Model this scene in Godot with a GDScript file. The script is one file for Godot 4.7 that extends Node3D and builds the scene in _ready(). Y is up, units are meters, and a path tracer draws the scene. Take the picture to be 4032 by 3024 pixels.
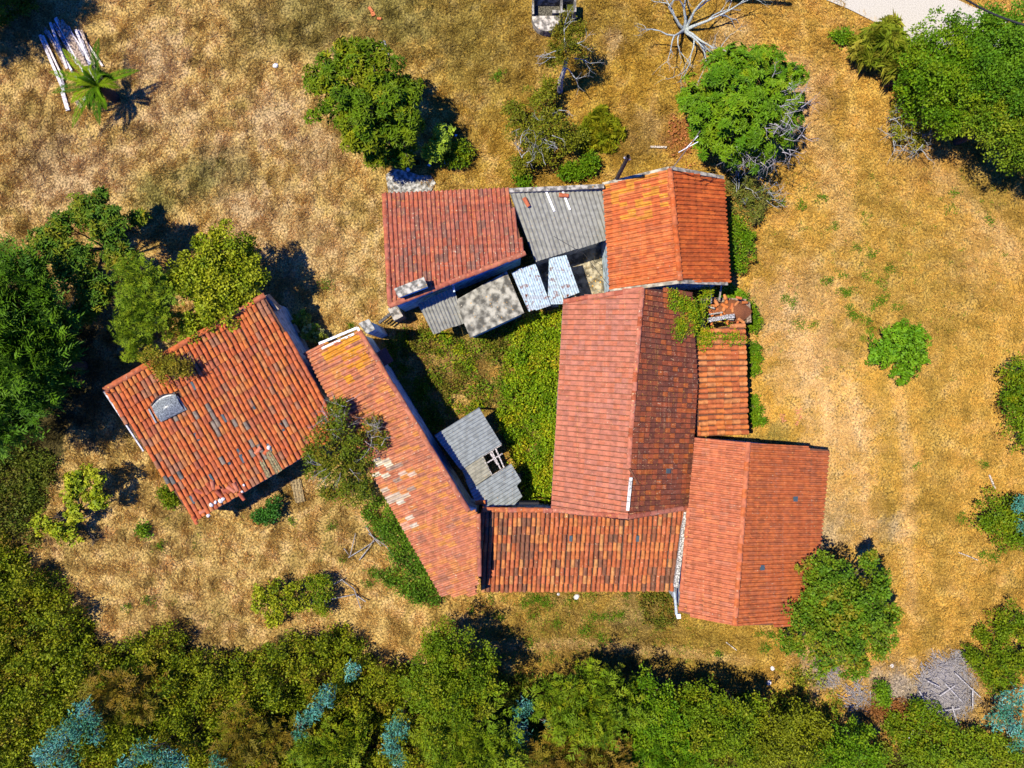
extends Node3D
# An abandoned farmstead seen from straight above. Metres, y up, x to the east of the picture, z to its lower edge.
# A point of the ground plan is given in the survey's own units (gp): 4032 x 3024 units around the point under the camera.

const CAM_H := 38.0
const UNIT := 0.00034429
const SUN := Vector3(0.42, -1.0, 0.035)

var rng := RandomNumberGenerator.new()
var nz := FastNoiseLite.new()
var used := {}
var mats := {}
var tex := {}
var sprays := {}
var meshes := {}
var footprints: Array = []
var thickets: Array = []
var tracks: Array = []


func _ready() -> void:
	rng.seed = 4711
	nz.seed = 7
	nz.frequency = 1.0
	nz.fractal_octaves = 3
	var cam := Camera3D.new()
	cam.name = "camera"
	cam.fov = 55.0
	cam.position = Vector3(0, CAM_H, 0)
	cam.rotation_degrees = Vector3(-90, 0, 0)
	cam.far = 900.0
	cam.near = 0.1
	add_child(cam)
	var we := WorldEnvironment.new()
	we.name = "environment"
	var env := Environment.new()
	env.background_mode = Environment.BG_SKY
	var sm := ProceduralSkyMaterial.new()
	sm.sky_top_color = Color(0.08, 0.29, 0.74)
	sm.sky_horizon_color = Color(0.36, 0.60, 0.92)
	sm.sky_curve = 0.15
	sm.sky_energy_multiplier = 1.05
	sm.ground_bottom_color = Color(0.45, 0.36, 0.22)
	sm.ground_horizon_color = Color(0.55, 0.55, 0.5)
	sm.sun_angle_max = 20.0
	var sky := Sky.new()
	sky.sky_material = sm
	env.sky = sky
	env.tonemap_mode = Environment.TONE_MAPPER_LINEAR
	env.tonemap_exposure = 1.72
	env.sdfgi_enabled = true
	env.ssao_enabled = true
	env.ssil_enabled = true
	we.environment = env
	add_child(we)
	var sun := DirectionalLight3D.new()
	sun.name = "sun"
	sun.light_energy = 1.6
	sun.light_color = Color(1.0, 0.965, 0.9)
	sun.light_angular_distance = 0.5
	sun.shadow_enabled = true
	add_child(sun)
	sun.look_at_from_position(Vector3.ZERO, SUN, Vector3(0, 0, -1))

	make_textures()
	make_sprays()
	setting()
	houses()
	yard_sheds()
	north_things()
	trees_north()
	trees_west()
	trees_east()
	southern_thicket()
	undergrowth()
	small_things()
	dry_grass()


# ---------------------------------------------------------------- helpers

func gp(px: float, py: float, h := 0.0) -> Vector3:
	var s := UNIT * (CAM_H - h)
	return Vector3((px - 2016.0) * s, h, (py - 1512.0) * s)


func numbered(called: String) -> String:
	if not used.has(called):
		used[called] = 0
		return called
	used[called] += 1
	return "%s_%03d" % [called, used[called]]


func thing(called: String, label: String, category: String, at := Vector3.ZERO, group := "") -> Node3D:
	var o := Node3D.new()
	o.name = numbered(called)
	o.position = at
	tag(o, label, category, group)
	add_child(o)
	return o


func tag(o: Node, label: String, category: String, group := "", kind := "") -> void:
	if label != "":
		o.set_meta("label", label)
	if category != "":
		o.set_meta("category", category)
	if group != "":
		o.set_meta("group", group)
	if kind != "":
		o.set_meta("kind", kind)


func obj(called: String, mesh: Mesh, m: Material, parent: Node3D = self) -> MeshInstance3D:
	var o := MeshInstance3D.new()
	o.name = numbered(called) if parent == self else called
	o.mesh = mesh
	if m:
		o.material_override = m
	parent.add_child(o, true)
	return o


func solo(called: String, mesh: Mesh, m: Material, label: String, category: String, group := "") -> MeshInstance3D:
	var o := obj(called, mesh, m)
	tag(o, label, category, group)
	return o


func lin(r: float, g: float, b: float) -> Color:
	return Color(r, g, b).linear_to_srgb()


func st_new(flat := true) -> SurfaceTool:
	var st := SurfaceTool.new()
	st.begin(Mesh.PRIMITIVE_TRIANGLES)
	st.set_smooth_group(-1 if flat else 0)
	return st


func done(st: SurfaceTool) -> ArrayMesh:
	st.generate_normals()
	return st.commit()


func tri(st: SurfaceTool, a: Vector3, b: Vector3, c: Vector3, out: Vector3) -> void:
	if (b - a).cross(c - a).dot(out) > 0.0:
		st.add_vertex(a); st.add_vertex(c); st.add_vertex(b)
	else:
		st.add_vertex(a); st.add_vertex(b); st.add_vertex(c)


func quad(st: SurfaceTool, a: Vector3, b: Vector3, c: Vector3, d: Vector3, out: Vector3) -> void:
	tri(st, a, b, c, out)
	tri(st, a, c, d, out)


func hexa(st: SurfaceTool, p: Array) -> void:   # p: four bottom points, then the four above them
	var mid := Vector3.ZERO
	for q in p:
		mid += q
	mid /= 8.0
	for f in [[0, 1, 2, 3], [4, 5, 6, 7], [0, 1, 5, 4], [1, 2, 6, 5], [2, 3, 7, 6], [3, 0, 4, 7]]:
		var m: Vector3 = (p[f[0]] + p[f[1]] + p[f[2]] + p[f[3]]) / 4.0
		quad(st, p[f[0]], p[f[1]], p[f[2]], p[f[3]], m - mid)


func box(st: SurfaceTool, c: Vector3, size: Vector3, turn := 0.0) -> void:
	var p := []
	for y in [-0.5, 0.5]:
		for q in [[-0.5, -0.5], [0.5, -0.5], [0.5, 0.5], [-0.5, 0.5]]:
			p.append(c + Vector3(q[0] * size.x, y * size.y, q[1] * size.z).rotated(Vector3.UP, turn))
	hexa(st, p)


func beam(st: SurfaceTool, a: Vector3, b: Vector3, w: float, h: float) -> void:
	var d := (b - a).normalized()
	var x := d.cross(Vector3.UP)
	x = (x if x.length() > 0.05 else Vector3.RIGHT).normalized()
	var y := x.cross(d).normalized()
	var p := []
	for e in [a, b]:
		p.append(e - x * w / 2 - y * h / 2); p.append(e + x * w / 2 - y * h / 2)
		p.append(e + x * w / 2 + y * h / 2); p.append(e - x * w / 2 + y * h / 2)
	hexa(st, p)


func tube(st: SurfaceTool, pts: Array, radii: Array, sides := 6) -> void:
	var last := []
	for i in pts.size():
		var d: Vector3 = (pts[mini(i + 1, pts.size() - 1)] - pts[maxi(i - 1, 0)]).normalized()
		var x := d.cross(Vector3(0.13, 0.2, 0.97))
		x = x.normalized()
		var y := x.cross(d).normalized()
		var ring := []
		for k in sides:
			var a := TAU * k / sides
			ring.append(pts[i] + (x * cos(a) + y * sin(a)) * radii[i])
		if i > 0:
			for k in sides:
				var n := (k + 1) % sides
				var o: Vector3 = (last[k] + ring[n]) / 2.0 - (pts[i] + pts[i - 1]) / 2.0
				quad(st, last[k], last[n], ring[n], ring[k], o)
		last = ring


func poly_slab(st: SurfaceTool, top: Array, bottom: Array) -> void:
	var flat := PackedVector2Array()
	for p in top:
		flat.append(Vector2(p.x, p.z))
	var idx := Geometry2D.triangulate_polygon(flat)
	for i in range(0, idx.size(), 3):
		tri(st, top[idx[i]], top[idx[i + 1]], top[idx[i + 2]], Vector3.UP)
		tri(st, bottom[idx[i]], bottom[idx[i + 1]], bottom[idx[i + 2]], Vector3.DOWN)
	var n := top.size()
	var turning := 0.0
	for i in n:
		var a: Vector3 = top[i]
		var b: Vector3 = top[(i + 1) % n]
		turning += a.x * b.z - b.x * a.z
	for i in n:
		var j := (i + 1) % n
		var e: Vector3 = top[j] - top[i]
		var out := Vector3(e.z, 0, -e.x) * signf(turning)
		quad(st, top[i], top[j], bottom[j], bottom[i], out)


func flat2(poly: Array) -> PackedVector2Array:
	var f := PackedVector2Array()
	for p in poly:
		f.append(Vector2(p.x, p.z))
	return f


func inset(poly: Array, d: float) -> Array:
	var n := poly.size()
	var turning := 0.0
	for i in n:
		turning += poly[i].x * poly[(i + 1) % n].z - poly[(i + 1) % n].x * poly[i].z
	var res := []
	for i in n:
		var a: Vector3 = (poly[i] - poly[(i + n - 1) % n])
		var b: Vector3 = (poly[(i + 1) % n] - poly[i])
		var na := Vector2(-a.z, a.x).normalized() * signf(turning)
		var nb := Vector2(-b.z, b.x).normalized() * signf(turning)
		var m := (na + nb).normalized()
		m *= d / maxf(0.35, m.dot(na))
		res.append(poly[i] + Vector3(m.x, 0, m.y))
	return res


func jit(a: float) -> float:
	return rng.randf_range(-a, a)


func rdir(low := -1.0) -> Vector3:
	var y := rng.randf_range(low, 1.0)
	var a := rng.randf() * TAU
	var r := sqrt(maxf(0.0, 1.0 - y * y))
	return Vector3(cos(a) * r, y, sin(a) * r)


# ---------------------------------------------------------------- materials

func noise_tex(name_: String, freq: float, seed_: int, cols: Array, offs: Array, size := 512, kind := FastNoiseLite.TYPE_SIMPLEX_SMOOTH, oct := 3, bumpy := 0.0) -> void:
	var n := FastNoiseLite.new()
	n.seed = seed_
	n.frequency = freq
	n.noise_type = kind
	n.fractal_octaves = oct
	var t := NoiseTexture2D.new()
	t.width = size
	t.height = size
	t.seamless = true
	t.noise = n
	if bumpy > 0.0:
		t.as_normal_map = true
		t.bump_strength = bumpy
	else:
		var g := Gradient.new()
		g.offsets = PackedFloat32Array(offs)
		g.colors = PackedColorArray(cols)
		t.color_ramp = g
	tex[name_] = t


func grey(v: float) -> Color:
	return Color(v, v, v)


func make_textures() -> void:
	noise_tex("mottle", 0.03, 1, [grey(0.74), grey(0.90), grey(1.0)], [0.2, 0.5, 0.8], 512, FastNoiseLite.TYPE_SIMPLEX_SMOOTH, 5)
	noise_tex("lichen_few", 0.075, 2, [Color.BLACK, Color.BLACK, Color.WHITE], [0.0, 0.83, 0.88], 512, FastNoiseLite.TYPE_SIMPLEX_SMOOTH, 2)
	noise_tex("lichen_many", 0.055, 3, [Color.BLACK, Color.BLACK, Color.WHITE], [0.0, 0.765, 0.81], 512, FastNoiseLite.TYPE_SIMPLEX_SMOOTH, 3)
	noise_tex("lichen_tint", 0.012, 4, [Color(0.74, 0.70, 0.60), Color(0.70, 0.64, 0.50), Color(0.78, 0.58, 0.20)], [0.3, 0.52, 0.62], 256)
	noise_tex("straw", 0.03, 5, [grey(0.50), grey(0.76), grey(0.93), grey(1.0)], [0.22, 0.42, 0.6, 0.8], 1024, FastNoiseLite.TYPE_SIMPLEX_SMOOTH, 5)
	noise_tex("straw_bump", 0.06, 6, [], [], 512, FastNoiseLite.TYPE_SIMPLEX_SMOOTH, 5, 10.0)
	noise_tex("concrete", 0.03, 8, [grey(0.55), grey(0.70), grey(0.92), grey(1.0)], [0.3, 0.45, 0.58, 0.8], 512, FastNoiseLite.TYPE_SIMPLEX_SMOOTH, 5)
	noise_tex("stain", 0.018, 14, [grey(0.5), grey(0.78), grey(1.0)], [0.25, 0.5, 0.75], 512, FastNoiseLite.TYPE_SIMPLEX_SMOOTH, 6)
	noise_tex("sheet", 0.02, 13, [grey(0.78), grey(0.92), grey(1.0)], [0.25, 0.5, 0.75], 512, FastNoiseLite.TYPE_SIMPLEX_SMOOTH, 5)
	noise_tex("plaster", 0.012, 9, [grey(0.62), grey(0.88), grey(1.0)], [0.25, 0.45, 0.7], 512, FastNoiseLite.TYPE_SIMPLEX_SMOOTH, 5)
	noise_tex("rust", 0.02, 10, [Color.BLACK, Color.BLACK, Color.WHITE], [0.0, 0.70, 0.78], 256, FastNoiseLite.TYPE_SIMPLEX_SMOOTH, 4)
	noise_tex("rust_tint", 0.05, 15, [Color(0.36, 0.20, 0.11), Color(0.50, 0.30, 0.18)], [0.3, 0.7], 128)
	noise_tex("bark", 0.05, 11, [grey(0.45), grey(0.8), grey(1.0)], [0.3, 0.5, 0.7], 256, FastNoiseLite.TYPE_SIMPLEX_SMOOTH, 4)
	noise_tex("road", 0.09, 12, [grey(0.86), grey(0.95), grey(1.0)], [0.3, 0.5, 0.8], 512, FastNoiseLite.TYPE_SIMPLEX_SMOOTH, 5)


func mat(r: float, g: float, b: float, t := "mottle", scale := 0.5, rough := 0.9, metal := 0.0) -> StandardMaterial3D:
	var key := "%s_%s_%s_%s_%s_%s_%s" % [r, g, b, t, scale, rough, metal]
	if mats.has(key):
		return mats[key]
	var m := StandardMaterial3D.new()
	m.albedo_color = lin(r, g, b)
	m.roughness = rough
	m.metallic = metal
	m.metallic_specular = 0.3
	if t != "":
		m.albedo_texture = tex[t]
		m.uv1_triplanar = true
		m.uv1_world_triplanar = true
		m.uv1_scale = Vector3.ONE * scale
	mats[key] = m
	return m


func lichened(r: float, g: float, b: float, how: String, base := "mottle", scale := 0.2, vertex := false) -> StandardMaterial3D:
	var key := "L_%s_%s_%s_%s_%s_%s" % [r, g, b, how, base, vertex]
	if mats.has(key):
		return mats[key]
	var m: StandardMaterial3D = mat(r, g, b, base, scale, 0.9).duplicate()
	if how != "":
		m.detail_enabled = true
		m.detail_blend_mode = BaseMaterial3D.BLEND_MODE_MIX
		m.detail_albedo = tex["lichen_tint"]
		m.detail_mask = tex[how]
	if vertex:
		m.vertex_color_use_as_albedo = true
	mats[key] = m
	return m


# ---------------------------------------------------------------- leaf sprays

func leaf(st: SurfaceTool, p: Vector3, d: Vector3, n: Vector3, l: float, w: float, droop: float, shade: float) -> void:
	var s := d.cross(n).normalized() * w * 0.5
	var m := p + d * l * 0.5
	var t := p + d * l - n * droop * l
	st.set_color(Color(shade, shade, shade))
	tri(st, p, m + s, t, n)
	tri(st, p, t, m - s, n)


func spray(kind: String, variant: int) -> ArrayMesh:
	var st := st_new()
	var count: int = {"rosette": 11, "broad": 12, "small": 16, "feather": 26, "euca": 14, "strap": 16, "straw": 20, "twig": 8, "needle": 22}[kind]
	for i in count:
		var a := TAU * i / count + jit(0.4)
		var tilt := jit(0.35)
		var d := Vector3(cos(a), 0.25 + tilt, sin(a)).normalized()
		var n := (Vector3.UP + Vector3(jit(0.4), 0, jit(0.4))).normalized()
		var sh := rng.randf_range(0.72, 1.15)
		match kind:
			"rosette":
				leaf(st, Vector3(jit(0.03), jit(0.05), jit(0.03)), d, n, rng.randf_range(0.20, 0.30), 0.075, 0.25, sh)
			"broad":
				leaf(st, Vector3(jit(0.16), jit(0.10), jit(0.16)), rdir(-0.3), rdir(0.2), rng.randf_range(0.12, 0.18), 0.10, 0.1, sh)
			"small":
				leaf(st, Vector3(jit(0.2), jit(0.12), jit(0.2)), rdir(-0.2), rdir(0.1), rng.randf_range(0.09, 0.14), 0.07, 0.1, sh)
			"feather":
				var q := Vector3(jit(0.08), 0.0, jit(0.08)) + Vector3(0, 0, -0.45 * i / count)
				leaf(st, q + Vector3(0, 0.06 * sin(3.0 * i / count), 0), Vector3((1 if i % 2 else -1) * rng.randf_range(0.5, 1.0), jit(0.3), -0.7).normalized(), n, rng.randf_range(0.12, 0.22), 0.04, 0.05, sh)
			"needle":
				leaf(st, Vector3(jit(0.04), jit(0.03), jit(0.04)), rdir(-0.1), n, rng.randf_range(0.2, 0.36), 0.035, 0.1, sh)
			"euca":
				leaf(st, Vector3(jit(0.22), jit(0.15), jit(0.22)), rdir(-0.6), rdir(0.0), rng.randf_range(0.14, 0.24), 0.055, 0.2, sh)
			"strap":
				leaf(st, Vector3(jit(0.05), 0, jit(0.05)), Vector3(cos(a), rng.randf_range(0.2, 0.9), sin(a)).normalized(), n, rng.randf_range(0.35, 0.55), 0.05, 0.45, sh)
			"straw":
				var sd := Vector3(cos(a) * 0.6 + 0.5, rng.randf_range(0.06, 0.5), sin(a) * 0.6).normalized()
				leaf(st, Vector3(jit(0.13), 0.0, jit(0.13)), sd, Vector3.UP, rng.randf_range(0.16, 0.42), rng.randf_range(0.009, 0.019), 0.12, rng.randf_range(0.7, 1.2))
			"twig":
				leaf(st, Vector3(jit(0.1), jit(0.05), jit(0.1)), rdir(-0.1), rdir(0.0), rng.randf_range(0.2, 0.45), 0.02, 0.0, sh)
	return done(st)


func make_sprays() -> void:
	for kind in ["rosette", "broad", "small", "feather", "euca", "strap", "straw", "twig", "needle"]:
		sprays[kind] = [spray(kind, 0), spray(kind, 1)]
		var m := StandardMaterial3D.new()
		m.vertex_color_use_as_albedo = true
		m.roughness = 0.55
		m.metallic_specular = 0.25
		if kind != "straw" and kind != "twig":
			m.backlight = Color(0.35, 0.45, 0.1)
			m.backlight_enabled = true
		else:
			m.roughness = 0.9
		mats["leaf_" + kind] = m


func foliage(called: String, kind: String, xfs: Array, cols: Array, parent: Node3D, variant := 0) -> MultiMeshInstance3D:
	var mm := MultiMesh.new()
	mm.transform_format = MultiMesh.TRANSFORM_3D
	mm.use_colors = true
	mm.mesh = sprays[kind][variant]
	mm.instance_count = xfs.size()
	var off := Vector3.ZERO if parent == self else parent.position
	for i in xfs.size():
		var t: Transform3D = xfs[i]
		t.origin -= off
		mm.set_instance_transform(i, t)
		mm.set_instance_color(i, cols[i])
	var o := MultiMeshInstance3D.new()
	o.name = numbered(called) if parent == self else called
	o.multimesh = mm
	o.material_override = mats["leaf_" + kind]
	o.set_meta("kind", "stuff")
	parent.add_child(o, true)
	return o


func frame(n: Vector3, scale: float) -> Basis:
	var y := n.normalized()
	var x := y.cross(rdir()).normalized()
	if x.length() < 0.5:
		x = y.cross(Vector3(0.3, 0.1, 0.9)).normalized()
	return Basis(x * scale, y * scale, x.cross(y) * scale)


func radial_frame(n: Vector3, out: Vector3, scale: float) -> Basis:   # the spray's tip (-z) points along out
	var z := -(out + Vector3(jit(0.35), jit(0.2), jit(0.35))).normalized()
	var x := n.normalized().cross(z).normalized()
	var y := z.cross(x)
	return Basis(x * scale, y * scale, z * scale)


func mixed(tints: Array, f: float) -> Color:
	var k := clampf(f, 0.0, 0.999) * (tints.size() - 1)
	var i := int(k)
	return tints[i].lerp(tints[i + 1], k - i) if i + 1 < tints.size() else tints[i]


func put_spray(xfs: Array, cols: Array, p: Vector3, up: Vector3, out: Vector3, size: float, kind: String, tints: Array, hue: float) -> void:
	if p.y < 0.05:
		p.y = rng.randf_range(0.04, 0.2)
	var s := size * rng.randf_range(0.7, 1.25)
	var b := radial_frame(up, out, s) if kind == "feather" else frame(up, s)
	xfs.append(Transform3D(b, p))
	var col := mixed(tints, hue) * rng.randf_range(0.82, 1.15)
	if kind != "euca":
		col = Color(col.r * 1.12, col.g * 1.02, col.b * 0.65)
	col.a = 1.0
	cols.append(col)


func clumpy(xfs: Array, cols: Array, lobe: Array, tints: Array, dens: float, size: float, kind: String, open := false) -> void:
	var c: Vector3 = lobe[0]
	var rx: float = lobe[1]
	var ry: float = lobe[2]
	# leaves all through the lobe
	var all_through := int(dens * (12.0 + rx * rx * (150.0 if open else 46.0)))
	for i in all_through:
		var d := rdir(-0.5)
		var bulge := 0.80 + 0.5 * nz.get_noise_3dv(d * 1.6 + c * 1.3)
		var f := pow(rng.randf(), 0.40 if open else 0.30) * bulge * (1.0 if open else 0.82)
		var p := c + Vector3(d.x * rx, d.y * ry, d.z * rx) * f
		var hue := 0.45 + 0.7 * nz.get_noise_3dv(p * 0.9 + Vector3(9, 0, 0)) + jit(0.25)
		put_spray(xfs, cols, p, d * 0.5 + Vector3.UP * 0.6 + rdir() * 0.5, (d + Vector3.UP * 0.1).normalized(), size, kind, tints, hue)
	if open:
		return
	var n_clump := int(8 + rx * rx * 11.0)
	for k in n_clump:
		var d := rdir(-0.35)
		var bulge := 0.72 + 0.55 * nz.get_noise_3dv(d * 1.9 + c) + rng.randf_range(-0.08, 0.34)
		var cc := c + Vector3(d.x * rx, d.y * ry, d.z * rx) * bulge
		var cr := clampf(rx * 0.23, 0.15, 0.36) * rng.randf_range(0.6, 1.35)
		var hue := rng.randf()
		var many := maxi(4, int(dens * cr * cr * 78.0))
		for i in many:
			var e := rdir(-0.5)
			var p := cc + Vector3(e.x, e.y * 0.75, e.z) * cr * sqrt(rng.randf_range(0.2, 1.0))
			put_spray(xfs, cols, p, e * 0.6 + d * 0.45 + Vector3.UP * 0.55 + rdir() * 0.35, (e + d * 0.8 + Vector3.UP * 0.1).normalized(), size, kind, tints, hue * 0.75 + rng.randf() * 0.28)


func trunk_mesh(base: Vector3, lobes: Array, r: float) -> ArrayMesh:
	var st := st_new(false)
	var mid := Vector3.ZERO
	for l in lobes:
		mid += l[0]
	mid /= lobes.size()
	var fork := base.lerp(mid, 0.4)
	fork.y = maxf(0.2, mid.y * 0.45)
	tube(st, [base - Vector3(0, 0.1, 0), base.lerp(fork, 0.5) + Vector3(jit(0.05), 0, jit(0.05)), fork], [r * 1.25, r, r * 0.85], 8)
	for l in lobes:
		var tip: Vector3 = l[0] + Vector3(jit(0.2), l[2] * 0.3, jit(0.2))
		tube(st, [fork, fork.lerp(tip, 0.5) + Vector3(jit(0.15), 0.1, jit(0.15)), tip], [r * 0.7, r * 0.45, r * 0.15], 6)
		for k in 4:
			var q: Vector3 = l[0] + rdir(-0.2) * l[1] * 0.8
			tube(st, [fork.lerp(tip, 0.6), q], [r * 0.3, r * 0.08], 4)
	return done(st)


# lobes in plan units: [px, py, radius (m), height of the centre, vertical radius]; base px
func tree(called: String, label: String, category: String, base_px: Vector2, lobes_px: Array, kind: String, tints: Array, dens := 1.0, size := 1.0, trunk_r := 0.12, group := "", bark := Color(0.12, 0.09, 0.06), open := false) -> Node3D:
	var base := gp(base_px.x, base_px.y)
	var root := thing(called, label, category, base, group)
	var lobes := []
	for l in lobes_px:
		lobes.append([gp(l[0], l[1], l[3]), l[2], l[4] if l.size() > 4 else l[2] * 0.8])
	var tm := trunk_mesh(base, lobes, trunk_r)
	var t := obj("trunk", tm, mat(bark.r, bark.g, bark.b, "bark", 1.0), root)
	t.position = -base
	var xfs := []
	var cols := []
	for l in lobes:
		clumpy(xfs, cols, l, tints, dens, size, kind, open)
	foliage("crown", kind, xfs, cols, root, rng.randi() % 2)
	return root


func limb(st: SurfaceTool, p: Vector3, d: Vector3, l: float, r: float, depth: int, spread := 0.8, lift := 0.15) -> void:
	var q := p
	var dir := d
	var pts := [p]
	var radii := [r]
	for k in 3:
		dir = (dir + rdir() * 0.28).normalized()
		q += dir * l / 3.0
		pts.append(q)
		radii.append(r * (1.0 - 0.22 * (k + 1)))
	tube(st, pts, radii, 5 if depth > 1 else 4)
	if depth <= 0:
		return
	var many := 2 + rng.randi() % 2
	for k in many:
		var nd := (dir + rdir() * spread + Vector3.UP * lift).normalized()
		limb(st, pts[2] if k == 0 else pts[3], nd, l * rng.randf_range(0.55, 0.8), r * 0.5, depth - 1, spread, lift)


# ---------------------------------------------------------------- roofs

func plane(low: Vector2, hl: float, u2: Vector2, high: Vector2, hh: float) -> Dictionary:
	var u := Vector3(u2.x, 0, u2.y).normalized()
	var o := gp(low.x, low.y, hl)
	var w := gp(high.x, high.y, hh)
	return {"o": o, "u": u, "s": (hh - hl) / (w - o).dot(u)}


func on(pl: Dictionary, px: float, py: float, lift := 0.0) -> Vector3:
	var d := Vector3((px - 2016.0) * UNIT, 0, (py - 1512.0) * UNIT)
	var o: Vector3 = pl.o
	var u: Vector3 = pl.u
	var s: float = pl.s
	var t := (CAM_H - o.y - lift + s * (u.x * o.x + u.z * o.z)) / (1.0 + s * u.dot(d))
	return Vector3(d.x * t, CAM_H - t, d.z * t)


func h_at(pl: Dictionary, p: Vector3) -> float:
	return pl.o.y + pl.s * ((p.x - pl.o.x) * pl.u.x + (p.z - pl.o.z) * pl.u.z)


func poly_on(pl: Dictionary, pts: Array) -> Array:
	var res := []
	for p in pts:
		res.append(on(pl, p[0], p[1]))
	return res


func spans(poly: PackedVector2Array, a: float) -> Array:   # where the line x = a runs inside a polygon
	var cuts := []
	var n := poly.size()
	for i in n:
		var p := poly[i]
		var q := poly[(i + 1) % n]
		if (p.x <= a) != (q.x <= a):
			cuts.append(p.y + (q.y - p.y) * (a - p.x) / (q.x - p.x))
	cuts.sort()
	return cuts


func to_ab(pl: Dictionary, poly: Array) -> PackedVector2Array:
	var u: Vector3 = pl.u
	var v := Vector3(u.z, 0, -u.x)
	var res := PackedVector2Array()
	for p in poly:
		var d: Vector3 = p - pl.o
		res.append(Vector2(d.dot(v), d.x * u.x + d.z * u.z))
	return res


func from_ab(pl: Dictionary, a: float, b: float, lift := 0.0) -> Vector3:
	var u: Vector3 = pl.u
	var v := Vector3(u.z, 0, -u.x)
	var p: Vector3 = pl.o + v * a + u * b
	p.y = pl.o.y + pl.s * b + lift
	return p


func tile_mesh(kind: String, w: float, l: float) -> ArrayMesh:
	var key := "%s_%s_%s" % [kind, w, l]
	if meshes.has(key):
		return meshes[key]
	var prof := []
	var taper := 0.0
	match kind:
		"canal":
			for i in 7:
				var a := PI * i / 6.0
				prof.append(Vector2(-cos(a) * w * 0.46, sin(a) * w * 0.42))
			taper = 0.16
		"roll":
			prof.append(Vector2(-w * 0.5, 0.0))
			prof.append(Vector2(-w * 0.28, -0.022))
			prof.append(Vector2(-w * 0.16, 0.0))
			for i in 6:
				var a := PI * (i + 0.4) / 5.8
				prof.append(Vector2(w * 0.17 - cos(a) * w * 0.33, sin(a) * w * 0.40))
			prof.append(Vector2(w * 0.505, 0.0))
		"flat":
			for q in [[-0.5, 0.0], [-0.46, 0.036], [-0.36, 0.036], [-0.28, 0.0], [-0.12, 0.0], [-0.05, 0.026], [0.05, 0.026], [0.12, 0.0], [0.30, 0.0], [0.38, 0.042], [0.5, 0.044]]:
				prof.append(Vector2(q[0] * w * 0.88, q[1]))
	var st := st_new(false)
	var lift := 0.03
	var n := prof.size()
	var ll := l * 1.12
	for i in n - 1:
		var a0 := Vector3(prof[i].x, prof[i].y + lift, 0)
		var b0 := Vector3(prof[i + 1].x, prof[i + 1].y + lift, 0)
		var a1 := Vector3(prof[i].x * (1.0 - taper), prof[i].y * (1.0 - taper), ll)
		var b1 := Vector3(prof[i + 1].x * (1.0 - taper), prof[i + 1].y * (1.0 - taper), ll)
		st.set_smooth_group(0)
		quad(st, a0, b0, b1, a1, Vector3(prof[i].x * 0.5, 1, 0))
		st.set_smooth_group(1 + i)
		quad(st, a0, b0, b0 - Vector3(0, 0.03, -0.002), a0 - Vector3(0, 0.03, -0.002), Vector3(0, 0, -1))
	meshes[key] = done(st)
	return meshes[key]


func lay(pl: Dictionary, poly: Array, w: float, l: float, wobble: float, hole := PackedVector2Array()) -> Array:
	var ab := to_ab(pl, poly)
	var lo := INF
	var hi := -INF
	for p in ab:
		lo = minf(lo, p.x)
		hi = maxf(hi, p.x)
	var n := int(round((hi - lo) / w))
	var step := (hi - lo) / n
	var f: float = sqrt(1.0 + pl.s * pl.s)
	var z: Vector3 = (pl.u + Vector3.UP * pl.s).normalized()
	var y: Vector3 = (Vector3.UP - pl.u * pl.s).normalized()
	var x := y.cross(z)
	var res := []
	for c in n:
		var a := lo + (c + 0.5) * step
		var cuts := spans(ab, a)
		var shift := jit(wobble)
		for k in range(0, cuts.size() - 1, 2):
			var b0: float = cuts[k] + jit(wobble)
			var long: float = (cuts[k + 1] - b0) * f
			var rows := int(ceil(long / l - 0.25))
			for r in rows:
				var b := b0 + r * l / f + jit(wobble * 0.4)
				var zs := 1.0 if r < rows - 1 else clampf((long - r * l) / l, 0.3, 1.0)
				var aa := a + shift + jit(wobble * 0.7) + wobble * 1.6 * nz.get_noise_2d(b * 0.7, a * 0.3 + 31.0)
				if hole.size() and Geometry2D.is_point_in_polygon(Vector2(aa, b), hole):
					continue
				var turn := jit(wobble * 1.6)
				var bs := Basis((x * cos(turn) + z * sin(turn)) * (step / w), y, (z * cos(turn) - x * sin(turn)) * zs)
				res.append([Transform3D(bs, from_ab(pl, aa, b, jit(wobble * 0.25) + 0.045 * (0.4 + nz.get_noise_2d(a * 0.45 + 70.0, b * 0.45)))), c, r])
	return res


# puts tiles on a roof: up to `most` as parts, what is over as one part
func put_tiles(roof: Node3D, root: Node3D, laid: Array, mesh: ArrayMesh, pick: Array, how: String, room: int, special := []) -> int:
	var many := 0
	var rest := []
	var seed_off := rng.randf() * 50.0
	for e in laid:
		var t: Transform3D = e[0]
		var col := pick_tile(pick, t.origin, seed_off, special)
		if many < room:
			var o := obj("tile", mesh, lichened(col.r, col.g, col.b, how), roof)
			t.origin -= root.position
			o.transform = t
			many += 1
		else:
			rest.append([t, col])
	if rest.size():
		var mm := MultiMesh.new()
		mm.transform_format = MultiMesh.TRANSFORM_3D
		mm.use_colors = true
		mm.mesh = mesh
		mm.instance_count = rest.size()
		for i in rest.size():
			var t: Transform3D = rest[i][0]
			t.origin -= root.position
			mm.set_instance_transform(i, t)
			mm.set_instance_color(i, rest[i][1])
		var o := MultiMeshInstance3D.new()
		o.name = "tile"
		o.multimesh = mm
		o.material_override = lichened(1.0, 1.0, 1.0, how, "mottle", 0.2, true)
		o.set_meta("kind", "stuff")
		roof.add_child(o, true)
	return many


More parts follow.
